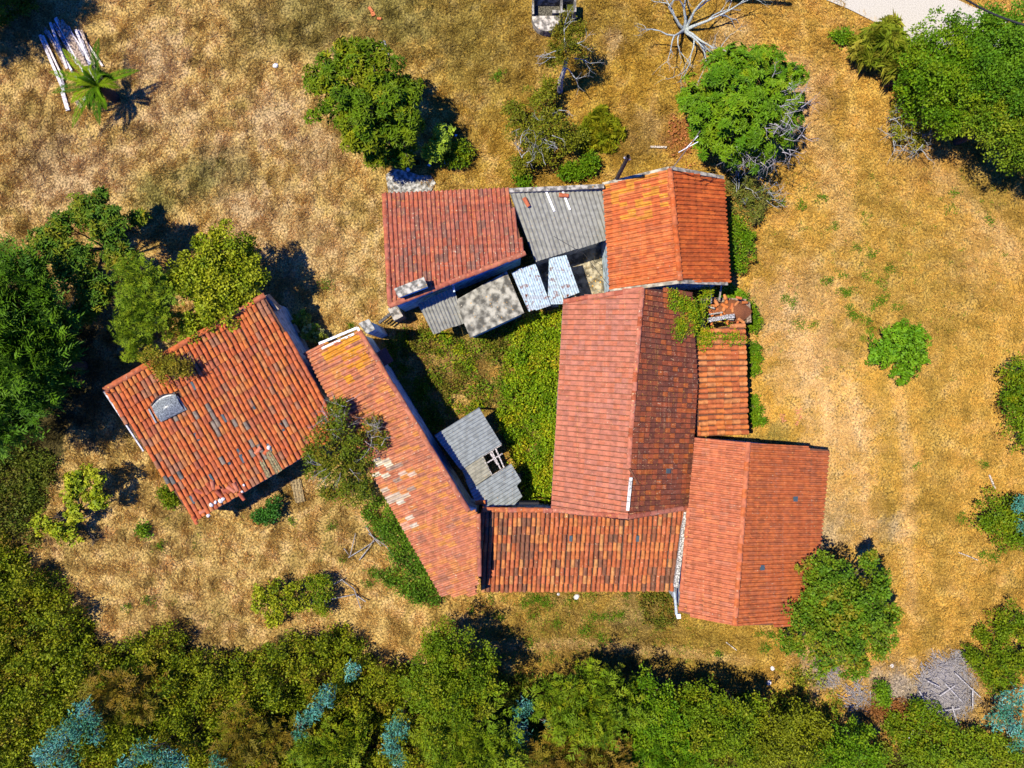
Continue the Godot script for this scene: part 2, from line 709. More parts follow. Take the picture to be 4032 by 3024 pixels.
func pick_tile(pick: Array, p: Vector3, off: float, special: Array) -> Color:
	for s in special:
		var d: float = Vector2(p.x - s[0].x, p.z - s[0].z).length() / s[1]
		if d < 1.0 and rng.randf() < s[2] * (1.0 - d * d):
			return s[3][rng.randi() % s[3].size()]
	var f := 0.5 + 0.55 * nz.get_noise_2d(p.x * 0.35 + off, p.z * 0.35) + jit(0.42)
	return pick[clampi(int(f * pick.size()), 0, pick.size() - 1)]


func caps(root: Node3D, a: Vector3, b: Vector3, r: float, pick: Array, how: String, called := "ridge_tile", each := 0.42) -> void:
	var key := "cap_%s_%s" % [r, each]
	if not meshes.has(key):
		var st := st_new(false)
		for i in 6:
			var p := PI * i / 6.0
			var q := PI * (i + 1) / 6.0
			var a0 := Vector3(-cos(p) * r, sin(p) * r * 0.75 + 0.02, 0)
			var b0 := Vector3(-cos(q) * r, sin(q) * r * 0.75 + 0.02, 0)
			var a1 := Vector3(-cos(p) * r * 0.86, sin(p) * r * 0.66, each * 1.12)
			var b1 := Vector3(-cos(q) * r * 0.86, sin(q) * r * 0.66, each * 1.12)
			st.set_smooth_group(0)
			quad(st, a0, b0, b1, a1, Vector3(a0.x + b0.x, 0.5, 0))
			st.set_smooth_group(1 + i)
			quad(st, a0, b0, b0 * 0.8, a0 * 0.8, Vector3(0, 0, -1))
		meshes[key] = done(st)
	var n := maxi(1, int(round((b - a).length() / each)))
	var z := (b - a) / n
	var zn := z.normalized()
	var x := Vector3.UP.cross(zn).normalized()
	var y := zn.cross(x)
	for i in n:
		var col: Color = pick[rng.randi() % pick.size()]
		var o := obj(called, meshes[key], lichened(col.r, col.g, col.b, how), root)
		var tw := jit(0.03)
		o.transform = Transform3D(Basis(x, y, zn * z.length() / each).rotated(Vector3.UP, tw), a + z * i + Vector3(jit(0.01), jit(0.008), jit(0.01)) - root.position)


# walls under a roof polygon, a mesh for each side; tops follow the given height function
func walls(root: Node3D, poly: Array, m: Material, pl := {}, over := 0.12, drop := 0.1, called := "wall", thick := 0.28) -> void:
	var outer := inset(poly, over)
	var inner := inset(poly, over + thick)
	var n := poly.size()
	if pl.size():
		for i in n:
			outer[i].y = h_at(pl, outer[i])
			inner[i].y = h_at(pl, inner[i])
	for i in n:
		var j := (i + 1) % n
		var st := st_new()
		var p := []
		for q in [outer[i], outer[j], inner[j], inner[i]]:
			p.append(Vector3(q.x, -0.3, q.z) - root.position)
		for q in [outer[i], outer[j], inner[j], inner[i]]:
			p.append(Vector3(q.x, q.y - drop, q.z) - root.position)
		hexa(st, p)
		obj(called, done(st), m, root)


func deck(root: Node3D, poly: Array, m: Material, called := "roof", thick := 0.07) -> MeshInstance3D:
	var st := st_new()
	var top := []
	var bot := []
	for p in poly:
		top.append(p - root.position - Vector3(0, 0.012, 0))
		bot.append(p - root.position - Vector3(0, thick, 0))
	poly_slab(st, top, bot)
	return obj(called, done(st), m, root)


func corrugated(root: Node3D, called: String, pl: Dictionary, poly: Array, period: float, amp: float, m: Material, per_sheet: int, lift := 0.0, bumpy := 0.012) -> void:
	var ab := to_ab(pl, poly)
	var lo := INF
	var hi := -INF
	for p in ab:
		lo = minf(lo, p.x)
		hi = maxf(hi, p.x)
	var n := maxi(1, int(round((hi - lo) / period)))
	var step := (hi - lo) / n
	var sheet := 0
	for s in range(0, n, per_sheet):
		var e := mini(n, s + per_sheet)
		var st := st_new(false)
		var raise := lift + (bumpy if sheet % 2 else 0.0)
		var slip := jit(0.02)
		var prev := []
		var m_ := (e - s) * 6
		for k in m_ + 1:
			var a := lo + step * (s + (e - s) * float(k) / m_)
			var cuts := spans(ab, clampf(a, lo + 0.001, hi - 0.001))
			if cuts.size() < 2:
				continue
			var y := raise + amp * cos(TAU * (a - lo) / step)
			var p := from_ab(pl, a, cuts[0] + slip, y) - root.position
			var q := from_ab(pl, a, cuts[cuts.size() - 1] + slip, y) - root.position
			var mid := p.lerp(q, 0.5)
			if prev.size():
				quad(st, prev[0], p, mid, prev[1], Vector3.UP)
				quad(st, prev[1], mid, q, prev[2], Vector3.UP)
			prev = [p, mid, q]
		obj(called, done(st), m, root)
		sheet += 1


# ---------------------------------------------------------------- ground and road

# [px, py, radius in plan units, colour, strength]
func ground_spots() -> Array:
	var sand := Color(0.50, 0.345, 0.165)
	var pale := Color(0.54, 0.36, 0.16)
	var green := Color(0.15, 0.15, 0.03)
	var olive := Color(0.20, 0.165, 0.035)
	var brown := Color(0.18, 0.11, 0.03)
	return [
		[620, 230, 130, sand, 0.8], [660, 420, 190, sand, 0.55], [230, 690, 190, sand, 0.8], [880, 640, 130, sand, 0.7], [1090, 470, 150, sand, 0.8], [1250, 600, 120, sand, 0.7], [960, 830, 130, sand, 0.8], [1130, 890, 200, sand, 0.5],
		[420, 660, 140, sand, 0.5], [1330, 1010, 170, sand, 0.4], [2410, 160, 60, sand, 0.8], [2870, 170, 120, sand, 0.5], [3180, 1180, 200, pale, 0.5], [3200, 1450, 180, pale, 0.7], [3060, 1250, 150, pale, 0.6], [3310, 1700, 170, pale, 0.7], [3300, 1950, 160, pale, 0.5],
		[3260, 2080, 110, Color(0.42, 0.33, 0.2), 0.6], [3500, 2080, 60, Color(0.42, 0.36, 0.26), 0.5], [3150, 350, 140, pale, 0.6], [3880, 1000, 170, pale, 0.3], [2560, 500, 90, sand, 0.3], [2500, 2440, 130, Color(0.36, 0.28, 0.14), 0.5],
		[800, 700, 110, green, 0.7], [610, 770, 110, green, 0.75], [930, 660, 90, olive, 0.6], [1240, 60, 190, green, 0.6], [1560, 60, 170, green, 0.65], [1420, 20, 150, olive, 0.6], [1800, 90, 230, olive, 0.6], [1010, 130, 130, olive, 0.5], [1900, 320, 220, olive, 0.35],
		[2150, 200, 160, brown, 0.4], [3900, 720, 160, olive, 0.4], [3450, 900, 300, olive, 0.2], [3600, 1250, 300, olive, 0.25], [2250, 2450, 300, olive, 0.4], [2700, 2560, 300, olive, 0.35], [2400, 2600, 300, brown, 0.3], [700, 2540, 200, brown, 0.4], [3050, 1760, 90, green, 0.8],
		[3520, 2730, 130, Color(0.35, 0.31, 0.26), 0.8], [3240, 2620, 110, Color(0.36, 0.31, 0.24), 0.7], [3730, 2720, 160, Color(0.33, 0.28, 0.2), 0.6], [1750, 1450, 130, brown, 0.5], [1900, 1250, 200, green, 0.5], [2100, 1600, 220, green, 0.8], [330, 1550, 220, brown, 0.9], [300, 1250, 260, brown, 0.6],
		[2660, 560, 80, Color(0.42, 0.18, 0.06), 0.5], [3440, 2800, 60, Color(0.25, 0.09, 0.03), 0.7], [2500, 560, 130, brown, 0.45], [3650, 620, 150, Color(0.40, 0.22, 0.06), 0.6], [3420, 2100, 60, pale, 0.2], [100, 60, 200, brown, 0.6], [150, 560, 140, brown, 0.4], [2300, 60, 200, olive, 0.3],
	]


func ground_height(x: float, z: float) -> float:
	return 0.045 * nz.get_noise_2d(x * 0.45, z * 0.45) + 0.02 * nz.get_noise_2d(x * 1.9, z * 1.9)


func ground_color(x: float, z: float, spots: Array) -> Color:
	var west := smoothstep(6.0, -10.0, x)
	var a := nz.get_noise_2d(x * 0.22 + 90.0, z * 0.22)
	var b := nz.get_noise_2d(x * 1.1, z * 1.1 + 40.0)
	var f := nz.get_noise_2d(x * 3.3 + 7.0, z * 3.3)
	var m := nz.get_noise_2d(x * 0.55 + 33.0, z * 0.55 + 5.0)
	var c := Color(0.53, 0.325, 0.062).lerp(Color(0.52, 0.35, 0.105), west)
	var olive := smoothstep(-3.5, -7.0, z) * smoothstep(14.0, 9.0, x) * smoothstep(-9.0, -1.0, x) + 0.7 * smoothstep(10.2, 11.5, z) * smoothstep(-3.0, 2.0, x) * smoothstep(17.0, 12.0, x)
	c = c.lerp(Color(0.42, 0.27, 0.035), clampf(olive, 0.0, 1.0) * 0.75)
	c = c.lerp(Color(0.27, 0.165, 0.024).lerp(Color(0.23, 0.155, 0.032), west), clampf(0.10 + a * 0.65 + b * 0.65 + m * 0.5, 0.0, 0.9))
	c = c.lerp(Color(0.61, 0.40, 0.17), clampf((-b - m) * 1.1 - 0.15, 0.0, 0.6) * (0.45 + 0.55 * west))
	for s in spots:
		var d: float = Vector2(x - s[0].x, z - s[0].z).length() / s[1]
		if d < 1.4:
			c = c.lerp(s[2], s[3] * smoothstep(1.3, 0.25, d + 0.6 * b + 0.35 * f))
	for t in tracks:
		var dd := 99.0
		for i in t[0].size() - 1:
			dd = minf(dd, Geometry2D.get_closest_point_to_segment(Vector2(x, z), t[0][i], t[0][i + 1]).distance_to(Vector2(x, z)))
		if dd < t[1] * 1.5:
			c = c.lerp(t[2], t[3] * smoothstep(1.4, 0.3, dd / t[1] + 0.5 * b))
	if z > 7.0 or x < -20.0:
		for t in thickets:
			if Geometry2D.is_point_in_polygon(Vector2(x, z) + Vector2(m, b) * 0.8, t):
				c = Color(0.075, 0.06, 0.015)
	return c * (1.0 + 0.28 * f)


func setting() -> void:
	var worn := Color(0.62, 0.43, 0.20)
	var dull := Color(0.24, 0.16, 0.025)
	for t in [[[[3160, 1330], [3200, 1430], [3240, 1560], [3260, 1700]], 22, worn, 0.7], [[[3090, 1150], [3120, 1300], [3170, 1480], [3180, 1600]], 18, worn, 0.5], [[[3330, 1500], [3400, 1750], [3400, 2000], [3420, 2380]], 26, worn, 0.45], [[[3520, 1500], [3580, 1800], [3570, 2100], [3590, 2400]], 26, worn, 0.4], [[[3650, 1500], [3690, 1800], [3700, 2300]], 40, dull, 0.3], [[[3470, 1500], [3490, 1900], [3500, 2350]], 30, dull, 0.28],
		[[[1880, 2500], [2300, 2490], [2700, 2500], [3000, 2550]], 26, dull, 0.5], [[[1900, 2590], [2350, 2580], [2800, 2610], [2980, 2660]], 26, dull, 0.5], [[[1900, 2545], [2350, 2535], [2950, 2600]], 20, worn, 0.35], [[[270, 600], [330, 700], [390, 800]], 14, worn, 0.6], [[[1470, 790], [1490, 1000], [1510, 1180]], 16, worn, 0.5], [[[3060, 250], [3250, 600], [3330, 900]], 60, worn, 0.35], [[[3700, 700], [3900, 900], [4000, 1000]], 40, worn, 0.3]]:
		var pts := PackedVector2Array()
		for q in t[0]:
			var g := gp(q[0], q[1])
			pts.append(Vector2(g.x, g.z))
		tracks.append([pts, t[1] * 0.01308, t[2], t[3]])
	for t in [[[-900, 2080], [60, 2130], [120, 2220], [240, 2300], [340, 2430], [400, 2560], [600, 2510], [760, 2560], [1000, 2590], [1150, 2510], [1380, 2490], [1480, 2590], [1640, 2640], [2100, 2680], [2560, 2720], [3000, 2760], [3150, 2790], [3300, 2880], [3800, 2980], [5000, 2980], [5000, 3800], [-900, 3800]], [[-900, 1000], [60, 1010], [250, 1180], [380, 1330], [330, 1560], [250, 1800], [180, 1960], [100, 2100], [-900, 2080]]]:
		var pts := PackedVector2Array()
		for q in t:
			var g := gp(q[0], q[1])
			pts.append(Vector2(g.x, g.z))
		thickets.append(pts)
	var spots := []
	for s in ground_spots():
		var p := gp(s[0], s[1])
		spots.append([p, s[2] * 0.01308, s[3], s[4]])
	var xs := PackedFloat32Array([-400.0, -200.0, -100.0, -60.0, -45.0])
	var zs := PackedFloat32Array([-400.0, -200.0, -100.0, -60.0, -40.0])
	for i in 311:
		xs.append(-31.0 + i * 0.2)
	for i in 251:
		zs.append(-25.0 + i * 0.2)
	xs.append_array(PackedFloat32Array([45.0, 60.0, 100.0, 200.0, 400.0]))
	zs.append_array(PackedFloat32Array([40.0, 60.0, 100.0, 200.0, 400.0]))
	var v := PackedVector3Array()
	var nn := PackedVector3Array()
	var cc := PackedColorArray()
	for z in zs:
		for x in xs:
			v.append(Vector3(x, ground_height(x, z), z))
			nn.append(Vector3(ground_height(x - 0.1, z) - ground_height(x + 0.1, z), 0.2, ground_height(x, z - 0.1) - ground_height(x, z + 0.1)).normalized())
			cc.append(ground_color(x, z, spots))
	var idx := PackedInt32Array()
	var w := xs.size()
	for j in zs.size() - 1:
		for i in w - 1:
			var k := j * w + i
			idx.append_array(PackedInt32Array([k, k + 1, k + w, k + 1, k + w + 1, k + w]))
	var arr := []
	arr.resize(Mesh.ARRAY_MAX)
	arr[Mesh.ARRAY_VERTEX] = v
	arr[Mesh.ARRAY_NORMAL] = nn
	arr[Mesh.ARRAY_COLOR] = cc
	arr[Mesh.ARRAY_INDEX] = idx
	var am := ArrayMesh.new()
	am.add_surface_from_arrays(Mesh.PRIMITIVE_TRIANGLES, arr)
	var m: StandardMaterial3D = mat(1.0, 1.0, 1.0, "straw", 0.22, 0.95).duplicate()
	m.vertex_color_use_as_albedo = true
	m.normal_enabled = true
	m.normal_texture = tex["straw_bump"]
	m.normal_scale = 1.0
	tag(obj("ground", am, m), "", "", "", "structure")
	# the lane past the north-east corner
	var st := st_new()
	var low := [[3150, -60], [3255, 0], [3340, 34], [3480, 104], [3620, 180], [3800, 262], [4032, 345], [4500, 520]]
	var up := [[3700, -60], [3765, -4], [3835, 28], [3930, 66], [3990, 98], [4060, 130], [4200, 190], [4700, 400]]
	for i in low.size() - 1:
		quad(st, gp(low[i][0], low[i][1], 0.075), gp(low[i + 1][0], low[i + 1][1], 0.075), gp(up[i + 1][0], up[i + 1][1], 0.075), gp(up[i][0], up[i][1], 0.075), Vector3.UP)
	tag(obj("road", done(st), mat(0.43, 0.40, 0.32, "road", 0.3, 0.9)), "", "", "", "structure")
	# concrete pad at the back of the north-west building
	st = st_new()
	var pad := []
	var pad2 := []
	for q in [[1518, 690], [1545, 665], [1600, 672], [1650, 690], [1695, 690], [1715, 720], [1690, 765], [1530, 760]]:
		pad.append(gp(q[0], q[1], 0.10))
		pad2.append(gp(q[0], q[1], -0.1))
	poly_slab(st, pad, pad2)
	tag(obj("concrete_pavement", done(st), mat(0.40, 0.39, 0.33, "stain", 0.35)), "", "", "", "structure")
	st = st_new()
	pad = []
	pad2 = []
	for q in [[2100, 985], [2400, 900], [2420, 1175], [2150, 1215]]:
		pad.append(gp(q[0], q[1], 0.12))
		pad2.append(gp(q[0], q[1], -0.1))
	poly_slab(st, pad, pad2)
	tag(obj("yard_pavement", done(st), lichened(0.38, 0.33, 0.22, "lichen_many", "stain")), "", "", "", "structure")


# ---------------------------------------------------------------- buildings

func site(poly: Array) -> Vector3:
	var c := Vector3.ZERO
	for p in poly:
		c += p
	c /= poly.size()
	c.y = 0.0
	return c


func put_foot(poly: Array) -> void:
	footprints.append(flat2(inset(poly, 0.15)))


func houses() -> void:
	var white := mat(0.50, 0.62, 0.68, "plaster", 0.4)
	var blue := mat(0.22, 0.60, 0.86, "plaster", 0.4)  # plaster with the sky-blue of its shade put into the colour
	var limed := mat(0.42, 0.45, 0.46, "plaster", 0.5)
	var clay := mat(0.17, 0.07, 0.035, "mottle", 0.5)
	var concrete := lichened(0.34, 0.31, 0.25, "lichen_few", "concrete")

	# --- north-west building: rolled tiles, high wall towards the yard
	var red := [Color(0.357, 0.099, 0.052), Color(0.329, 0.099, 0.057), Color(0.400, 0.111, 0.052), Color(0.308, 0.103, 0.061), Color(0.357, 0.111, 0.064), Color(0.386, 0.130, 0.068), Color(0.222, 0.099, 0.064), Color(0.322, 0.087, 0.045)]
	var pl := plane(Vector2(1700, 755), 3.0, Vector2(0.09, 1), Vector2(1722, 1115), 4.2)
	var poly := poly_on(pl, [[1508, 763], [2001, 742], [2064, 998], [1532, 1205]])
	var root := thing("outbuilding", "low building north-west of the yard, red rolled tiles, square chimney at its yard wall", "building", site(poly))
	put_foot(poly)
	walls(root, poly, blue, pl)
	var roof := deck(root, poly, clay)
	var laid := lay(pl, poly, 0.205, 0.41, 0.006)
	put_tiles(roof, root, laid, tile_mesh("roll", 0.205, 0.41), red, "lichen_many", 300)
	caps(root, on(pl, 1532, 1205, 0.05), on(pl, 2064, 998, 0.05), 0.13, [red[0], red[4], red[5]], "lichen_many", "cap_tile")
	caps(root, on(pl, 1512, 766, 0.05), on(pl, 1536, 1200, 0.05), 0.12, [red[2], red[4], red[7]], "lichen_few", "verge_tile")
	var st := st_new()
	var q := []
	for y in [3.2, 5.0]:
		for e in [[1557, 1139], [1667, 1096], [1680, 1127], [1571, 1168]]:
			var g := gp(e[0], e[1], 5.0)
			g.y = y
			q.append(g - root.position)
	hexa(st, q)
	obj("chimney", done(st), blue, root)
	st = st_new()
	q = []
	for y in [5.0, 5.1]:
		for e in [[1552, 1137], [1669, 1091], [1684, 1129], [1569, 1173]]:
			var g := gp(e[0], e[1], 5.05)
			g.y = y
			q.append(g - root.position)
	hexa(st, q)
	obj("chimney_cap", done(st), lichened(0.40, 0.38, 0.30, "lichen_few", "concrete"), root)
	st = st_new()
	box(st, gp(1565, 1235, 0.7) - root.position, Vector3(0.5, 1.4, 0.7), 0.5)
	obj("buttress", done(st), concrete, root)
	st = st_new(false)
	tube(st, [gp(1783, 1118, 3.4) - root.position, gp(1789, 1150, 3.4) - root.position], [0.05, 0.05], 8)
	obj("spout", done(st), white, root)

	# --- north-east building: gable, bright rolled tiles
	var orange := [Color(0.503, 0.147, 0.043), Color(0.517, 0.130, 0.033), Color(0.481, 0.125, 0.036), Color(0.460, 0.112, 0.033), Color(0.539, 0.159, 0.046), Color(0.417, 0.116, 0.040)]
	var deep := [Color(0.520, 0.111, 0.022), Color(0.480, 0.098, 0.020), Color(0.560, 0.130, 0.025), Color(0.420, 0.091, 0.020)]
	var pw := plane(Vector2(2388, 930), 3.2, Vector2(0.995, -0.093), Vector2(2661, 887), 4.9)
	var pe := plane(Vector2(2862, 905), 3.2, Vector2(-0.995, 0.093), Vector2(2661, 887), 4.9)
	var west := poly_on(pw, [[2374, 729], [2638, 668], [2679, 1105], [2401, 1143]])
	var east := poly_on(pe, [[2638, 668], [2848, 704], [2873, 1114], [2679, 1105]])
	root = thing("outbuilding", "tall gabled building at the north-east corner with bright orange rolled tiles and concrete verges", "building", site(west + east))
	put_foot(west); put_foot(east)
	gable_walls(root, west, east, white, blue)  # south gable gets the painted-in shade blue, the other sides stay white
	roof = deck(root, west, clay)
	var room := 300
	room -= put_tiles(roof, root, lay(pw, west, 0.2, 0.39, 0.005), tile_mesh("roll", 0.2, 0.39), orange, "lichen_few", 190, [[gp(2500, 730, 4.0), 1.7, 0.6, [Color(0.55, 0.24, 0.03), Color(0.5, 0.2, 0.03)]]])
	roof = deck(root, east, clay)
	put_tiles(roof, root, lay(pe, east, 0.2, 0.39, 0.005), tile_mesh("roll", 0.2, 0.39), deep, "", 110)
	caps(root, on(pw, 2679, 1105, 0.06), on(pw, 2638, 668, 0.06), 0.14, [orange[2], deep[3], orange[5]], "lichen_few")
	var lime := lichened(0.42, 0.38, 0.28, "lichen_few", "concrete")
	for e in [[pw, [2374, 727], [2636, 663]], [pe, [2642, 663], [2846, 700]], [pw, [2403, 1146], [2677, 1110]], [pe, [2682, 1110], [2862, 1117]]]:
		st = st_new()
		beam(st, on(e[0], e[1][0], e[1][1], 0.03) - root.position, on(e[0], e[2][0], e[2][1], 0.03) - root.position, 0.16, 0.14)
		obj("verge", done(st), lime, root)

	# --- the farmhouse: flat interlocking tiles, ridge north to south
	var pink := [Color(0.433, 0.156, 0.090), Color(0.410, 0.142, 0.080), Color(0.452, 0.165, 0.096), Color(0.392, 0.146, 0.090), Color(0.440, 0.146, 0.077), Color(0.404, 0.159, 0.103)]
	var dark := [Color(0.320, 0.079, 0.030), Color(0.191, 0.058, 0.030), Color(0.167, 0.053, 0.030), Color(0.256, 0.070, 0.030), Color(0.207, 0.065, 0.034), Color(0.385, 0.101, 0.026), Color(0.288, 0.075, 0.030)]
	pw = plane(Vector2(2195, 1594), 3.2, Vector2(0.998, 0.063), Vector2(2500, 1585), 5.4)
	pe = plane(Vector2(2741, 1600), 3.2, Vector2(-0.998, -0.063), Vector2(2500, 1585), 5.4)
	west = poly_on(pw, [[2219, 1182], [2529, 1134], [2472, 2036], [2171, 2008]])
	east = poly_on(pe, [[2529, 1134], [2722, 1150], [2745, 1510], [2711, 1998], [2472, 2036]])
	root = thing("farmhouse", "large farmhouse east of the yard, pink west slope and dark mossy east slope", "house", site(west + east))
	put_foot(west); put_foot(east)
	gable_walls(root, west, [east[0], east[1], east[3], east[4]], limed)
	roof = deck(root, west, clay)
	put_tiles(roof, root, lay(pw, west, 0.235, 0.325, 0.003), tile_mesh("flat", 0.235, 0.325), pink, "lichen_few", 160)
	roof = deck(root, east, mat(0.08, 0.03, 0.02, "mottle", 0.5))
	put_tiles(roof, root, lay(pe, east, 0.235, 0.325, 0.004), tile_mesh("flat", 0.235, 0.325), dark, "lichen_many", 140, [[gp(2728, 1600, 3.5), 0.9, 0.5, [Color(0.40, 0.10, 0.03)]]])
	caps(root, on(pw, 2474, 1830, 0.05), on(pw, 2529, 1138, 0.05), 0.12, [pink[4], dark[0], pink[1]], "lichen_many")
	caps(root, on(pw, 2222, 1186, 0.05), on(pw, 2529, 1138, 0.05), 0.12, [pink[1], red[0]], "lichen_few", "verge_tile")
	caps(root, on(pw, 2180, 2008, 0.05), on(pw, 2470, 2036, 0.05), 0.12, [pink[1], red[0]], "lichen_many", "verge_tile")
	caps(root, on(pe, 2711, 1998, 0.05), on(pe, 2474, 2036, 0.05), 0.12, [pink[1], red[0]], "lichen_many", "verge_tile")
	st = st_new()
	beam(st, on(pw, 2484, 1880, 0.1) - root.position, on(pw, 2471, 2010, 0.1) - root.position, 0.14, 0.06)
	obj("ridge_mortar", done(st), mat(0.62, 0.60, 0.52, "plaster", 0.6), root)
	st = st_new()
	beam(st, on(pw, 2478, 1845, 0.14) - root.position, on(pe, 2512, 1908, 0.10) - root.position, 0.09, 0.05)
	obj("slipped_ridge_edge", done(st), clay, root)
	glass_tile(root, pe, 2626, 1853, 0.22)

	# --- south-east building
	var coral := [Color(0.467, 0.144, 0.060), Color(0.449, 0.134, 0.057), Color(0.485, 0.154, 0.063), Color(0.426, 0.130, 0.057), Color(0.473, 0.147, 0.066), Color(0.443, 0.154, 0.076)]
	var rust := [Color(0.440, 0.114, 0.032), Color(0.408, 0.106, 0.032), Color(0.459, 0.126, 0.035), Color(0.362, 0.102, 0.035), Color(0.427, 0.118, 0.038)]
	pw = plane(Vector2(2703, 2070), 3.7, Vector2(0.997, 0.08), Vector2(2920, 2104), 4.7)
	pe = plane(Vector2(3229, 2114), 2.8, Vector2(-0.997, -0.08), Vector2(2920, 2104), 4.7)
	west = poly_on(pw, [[2736, 1722], [2946, 1744], [2893, 2464], [2672, 2409]])
	east = poly_on(pe, [[2946, 1744], [3263, 1772], [3197, 2458], [2893, 2464]])
	root = thing("outbuilding", "south-east building with uneven coral-tiled gable and two glass tiles on its wider slope", "building", site(west + east))
	put_foot(west); put_foot(east)
	gable_walls(root, west, east, limed)
	roof = deck(root, west, clay)
	put_tiles(roof, root, lay(pw, west, 0.2, 0.36, 0.005), tile_mesh("roll", 0.2, 0.36), coral, "lichen_few", 130)
	roof = deck(root, east, clay)
	put_tiles(roof, root, lay(pe, east, 0.2, 0.36, 0.005), tile_mesh("roll", 0.2, 0.36), rust, "lichen_few", 170)
	caps(root, on(pw, 2893, 2462, 0.05), on(pw, 2946, 1746, 0.05), 0.13, [coral[0], coral[3], rust[0]], "lichen_few")
	glass_tile(root, pe, 3126, 1963, 0.24)
	glass_tile(root, pe, 2996, 2233, 0.24)
	st = st_new()
	beam(st, gp(2700, 2010, 3.35) - root.position, gp(2660, 2310, 3.35) - root.position, 0.2, 0.2)
	obj("wall_top", done(st), mat(0.50, 0.48, 0.42, "concrete", 0.6), root)
	st = st_new(false)
	tube(st, [gp(2656, 2330, 3.2) - root.position, gp(2664, 2420, 3.1) - root.position], [0.07, 0.07], 8)
	obj("gutter", done(st), mat(0.40, 0.46, 0.48, "mottle", 0.6, 0.5), root)
	st = st_new()
	box(st, gp(2671, 2425, 3.1) - root.position, Vector3(0.18, 0.2, 0.2), 0.1)
	obj("gutter_hopper", done(st), mat(0.7, 0.72, 0.72, "", 1.0, 0.4), root)
	caps(root, gp(2684, 2330, 3.75), gp(2712, 2005, 3.75), 0.11, [coral[1], coral[3]], "lichen_many", "verge_tile")

	# --- south wing: old half-round tiles
	var ochre := [Color(0.415, 0.117, 0.036), Color(0.460, 0.140, 0.040), Color(0.343, 0.099, 0.036), Color(0.478, 0.173, 0.048), Color(0.245, 0.084, 0.036), Color(0.388, 0.103, 0.032), Color(0.433, 0.127, 0.048), Color(0.326, 0.090, 0.032), Color(0.451, 0.200, 0.064), Color(0.191, 0.080, 0.040)]
	pl = plane(Vector2(2260, 2328), 2.45, Vector2(0.057, -0.998), Vector2(2280, 2035), 3.2)
	poly = poly_on(pl, [[1893, 2010], [2171, 2014], [2472, 2050], [2704, 2000], [2642, 2325], [1893, 2328]])
	root = thing("outbuilding", "south wing of the yard between two tiled buildings, old half-round tiles in ochre and brown", "building", site(poly))
	put_foot(poly)
	walls(root, poly, limed, pl)
	roof = deck(root, poly, mat(0.10, 0.06, 0.04, "mottle", 0.5))
	put_tiles(roof, root, lay(pl, poly, 0.222, 0.42, 0.016), tile_mesh("canal", 0.222, 0.42), ochre, "lichen_few", 300)
	caps(root, on(pl, 1900, 2006, 0.06), on(pl, 2171, 2010, 0.06), 0.13, [ochre[0], ochre[6], red[4]], "lichen_many", "cap_tile")
	glass_tile(root, pl, 2247, 2117, 0.15, 0.3)
	glass_tile(root, pl, 2509, 2117, 0.15, 0.3)
	st = st_new()
	var wa := gp(2048, 1990, 2.2)
	box(st, Vector3(wa.x + 0.42, 2.45, wa.z - 0.18) - root.position, Vector3(0.95, 0.55, 0.1), 0.0)
	obj("window", done(st), mat(0.02, 0.02, 0.022, "", 1.0), root)

	# --- long wing on the south-west, high wall to the yard
	var salmon := [Color(0.431, 0.150, 0.068), Color(0.419, 0.140, 0.064), Color(0.456, 0.168, 0.080), Color(0.387, 0.140, 0.072), Color(0.474, 0.182, 0.057), Color(0.443, 0.154, 0.072), Color(0.320, 0.126, 0.068), Color(0.456, 0.168, 0.068), Color(0.406, 0.147, 0.076), Color(0.493, 0.203, 0.049)]
	pl = plane(Vector2(1509, 1950), 2.9, Vector2(0.917, -0.398), Vector2(1628, 1655), 4.0)
	poly = poly_on(pl, [[1198, 1390], [1414, 1301], [1842, 2009], [1879, 2016], [1888, 2264], [1874, 2341], [1737, 2345]])
	root = thing("outbuilding", "long narrow wing along the west side of the yard, salmon tiles streaked with orange lichen", "building", site(poly))
	put_foot(poly)
	walls(root, poly, white, pl)
	roof = deck(root, poly, clay)
	put_tiles(roof, root, lay(pl, poly, 0.205, 0.43, 0.007), tile_mesh("roll", 0.205, 0.43), salmon, "lichen_many", 300, [[gp(1475, 1840, 3.0), 0.75, 0.8, [Color(0.58, 0.52, 0.36), Color(0.5, 0.42, 0.29), Color(0.42, 0.26, 0.17)]], [gp(1545, 1960, 3.0), 0.75, 0.8, [Color(0.56, 0.5, 0.36), Color(0.46, 0.36, 0.25), Color(0.44, 0.2, 0.11)]], [gp(1570, 1890, 3.1), 0.9, 0.35, [Color(0.5, 0.36, 0.25), Color(0.3, 0.2, 0.14)]], [gp(1600, 2080, 3.0), 0.7, 0.6, [Color(0.5, 0.42, 0.3), Color(0.5, 0.25, 0.15)]], [gp(1350, 1400, 3.4), 1.6, 0.5, [Color(0.55, 0.25, 0.02), Color(0.5, 0.2, 0.02)]]])
	caps(root, on(pl, 1416, 1304, 0.05), on(pl, 1842, 2009, 0.05), 0.13, [salmon[1], salmon[3], red[3]], "lichen_many", "cap_tile")
	caps(root, on(pl, 1883, 2020, 0.05), on(pl, 1888, 2264, 0.05), 0.11, [salmon[1], red[3]], "lichen_many", "verge_tile")
	var paint := mat(0.80, 0.80, 0.80, "plaster", 1.0, 0.6)
	st = st_new()
	beam(st, on(pl, 1256, 1353, 0.13) - root.position, on(pl, 1408, 1290, 0.13) - root.position, 0.11, 0.05)
	beam(st, on(pl, 1408, 1290, 0.13) - root.position, on(pl, 1416, 1306, 0.13) - root.position, 0.1, 0.05)
	obj("flashing", done(st), paint, root)
	st = st_new()
	beam(st, on(pl, 1268, 1372, 0.11) - root.position, on(pl, 1395, 1314, 0.11) - root.position, 0.10, 0.05)
	obj("flashing", done(st), paint, root)
	st = st_new()
	var cp := gp(1516, 1405, 2.2)
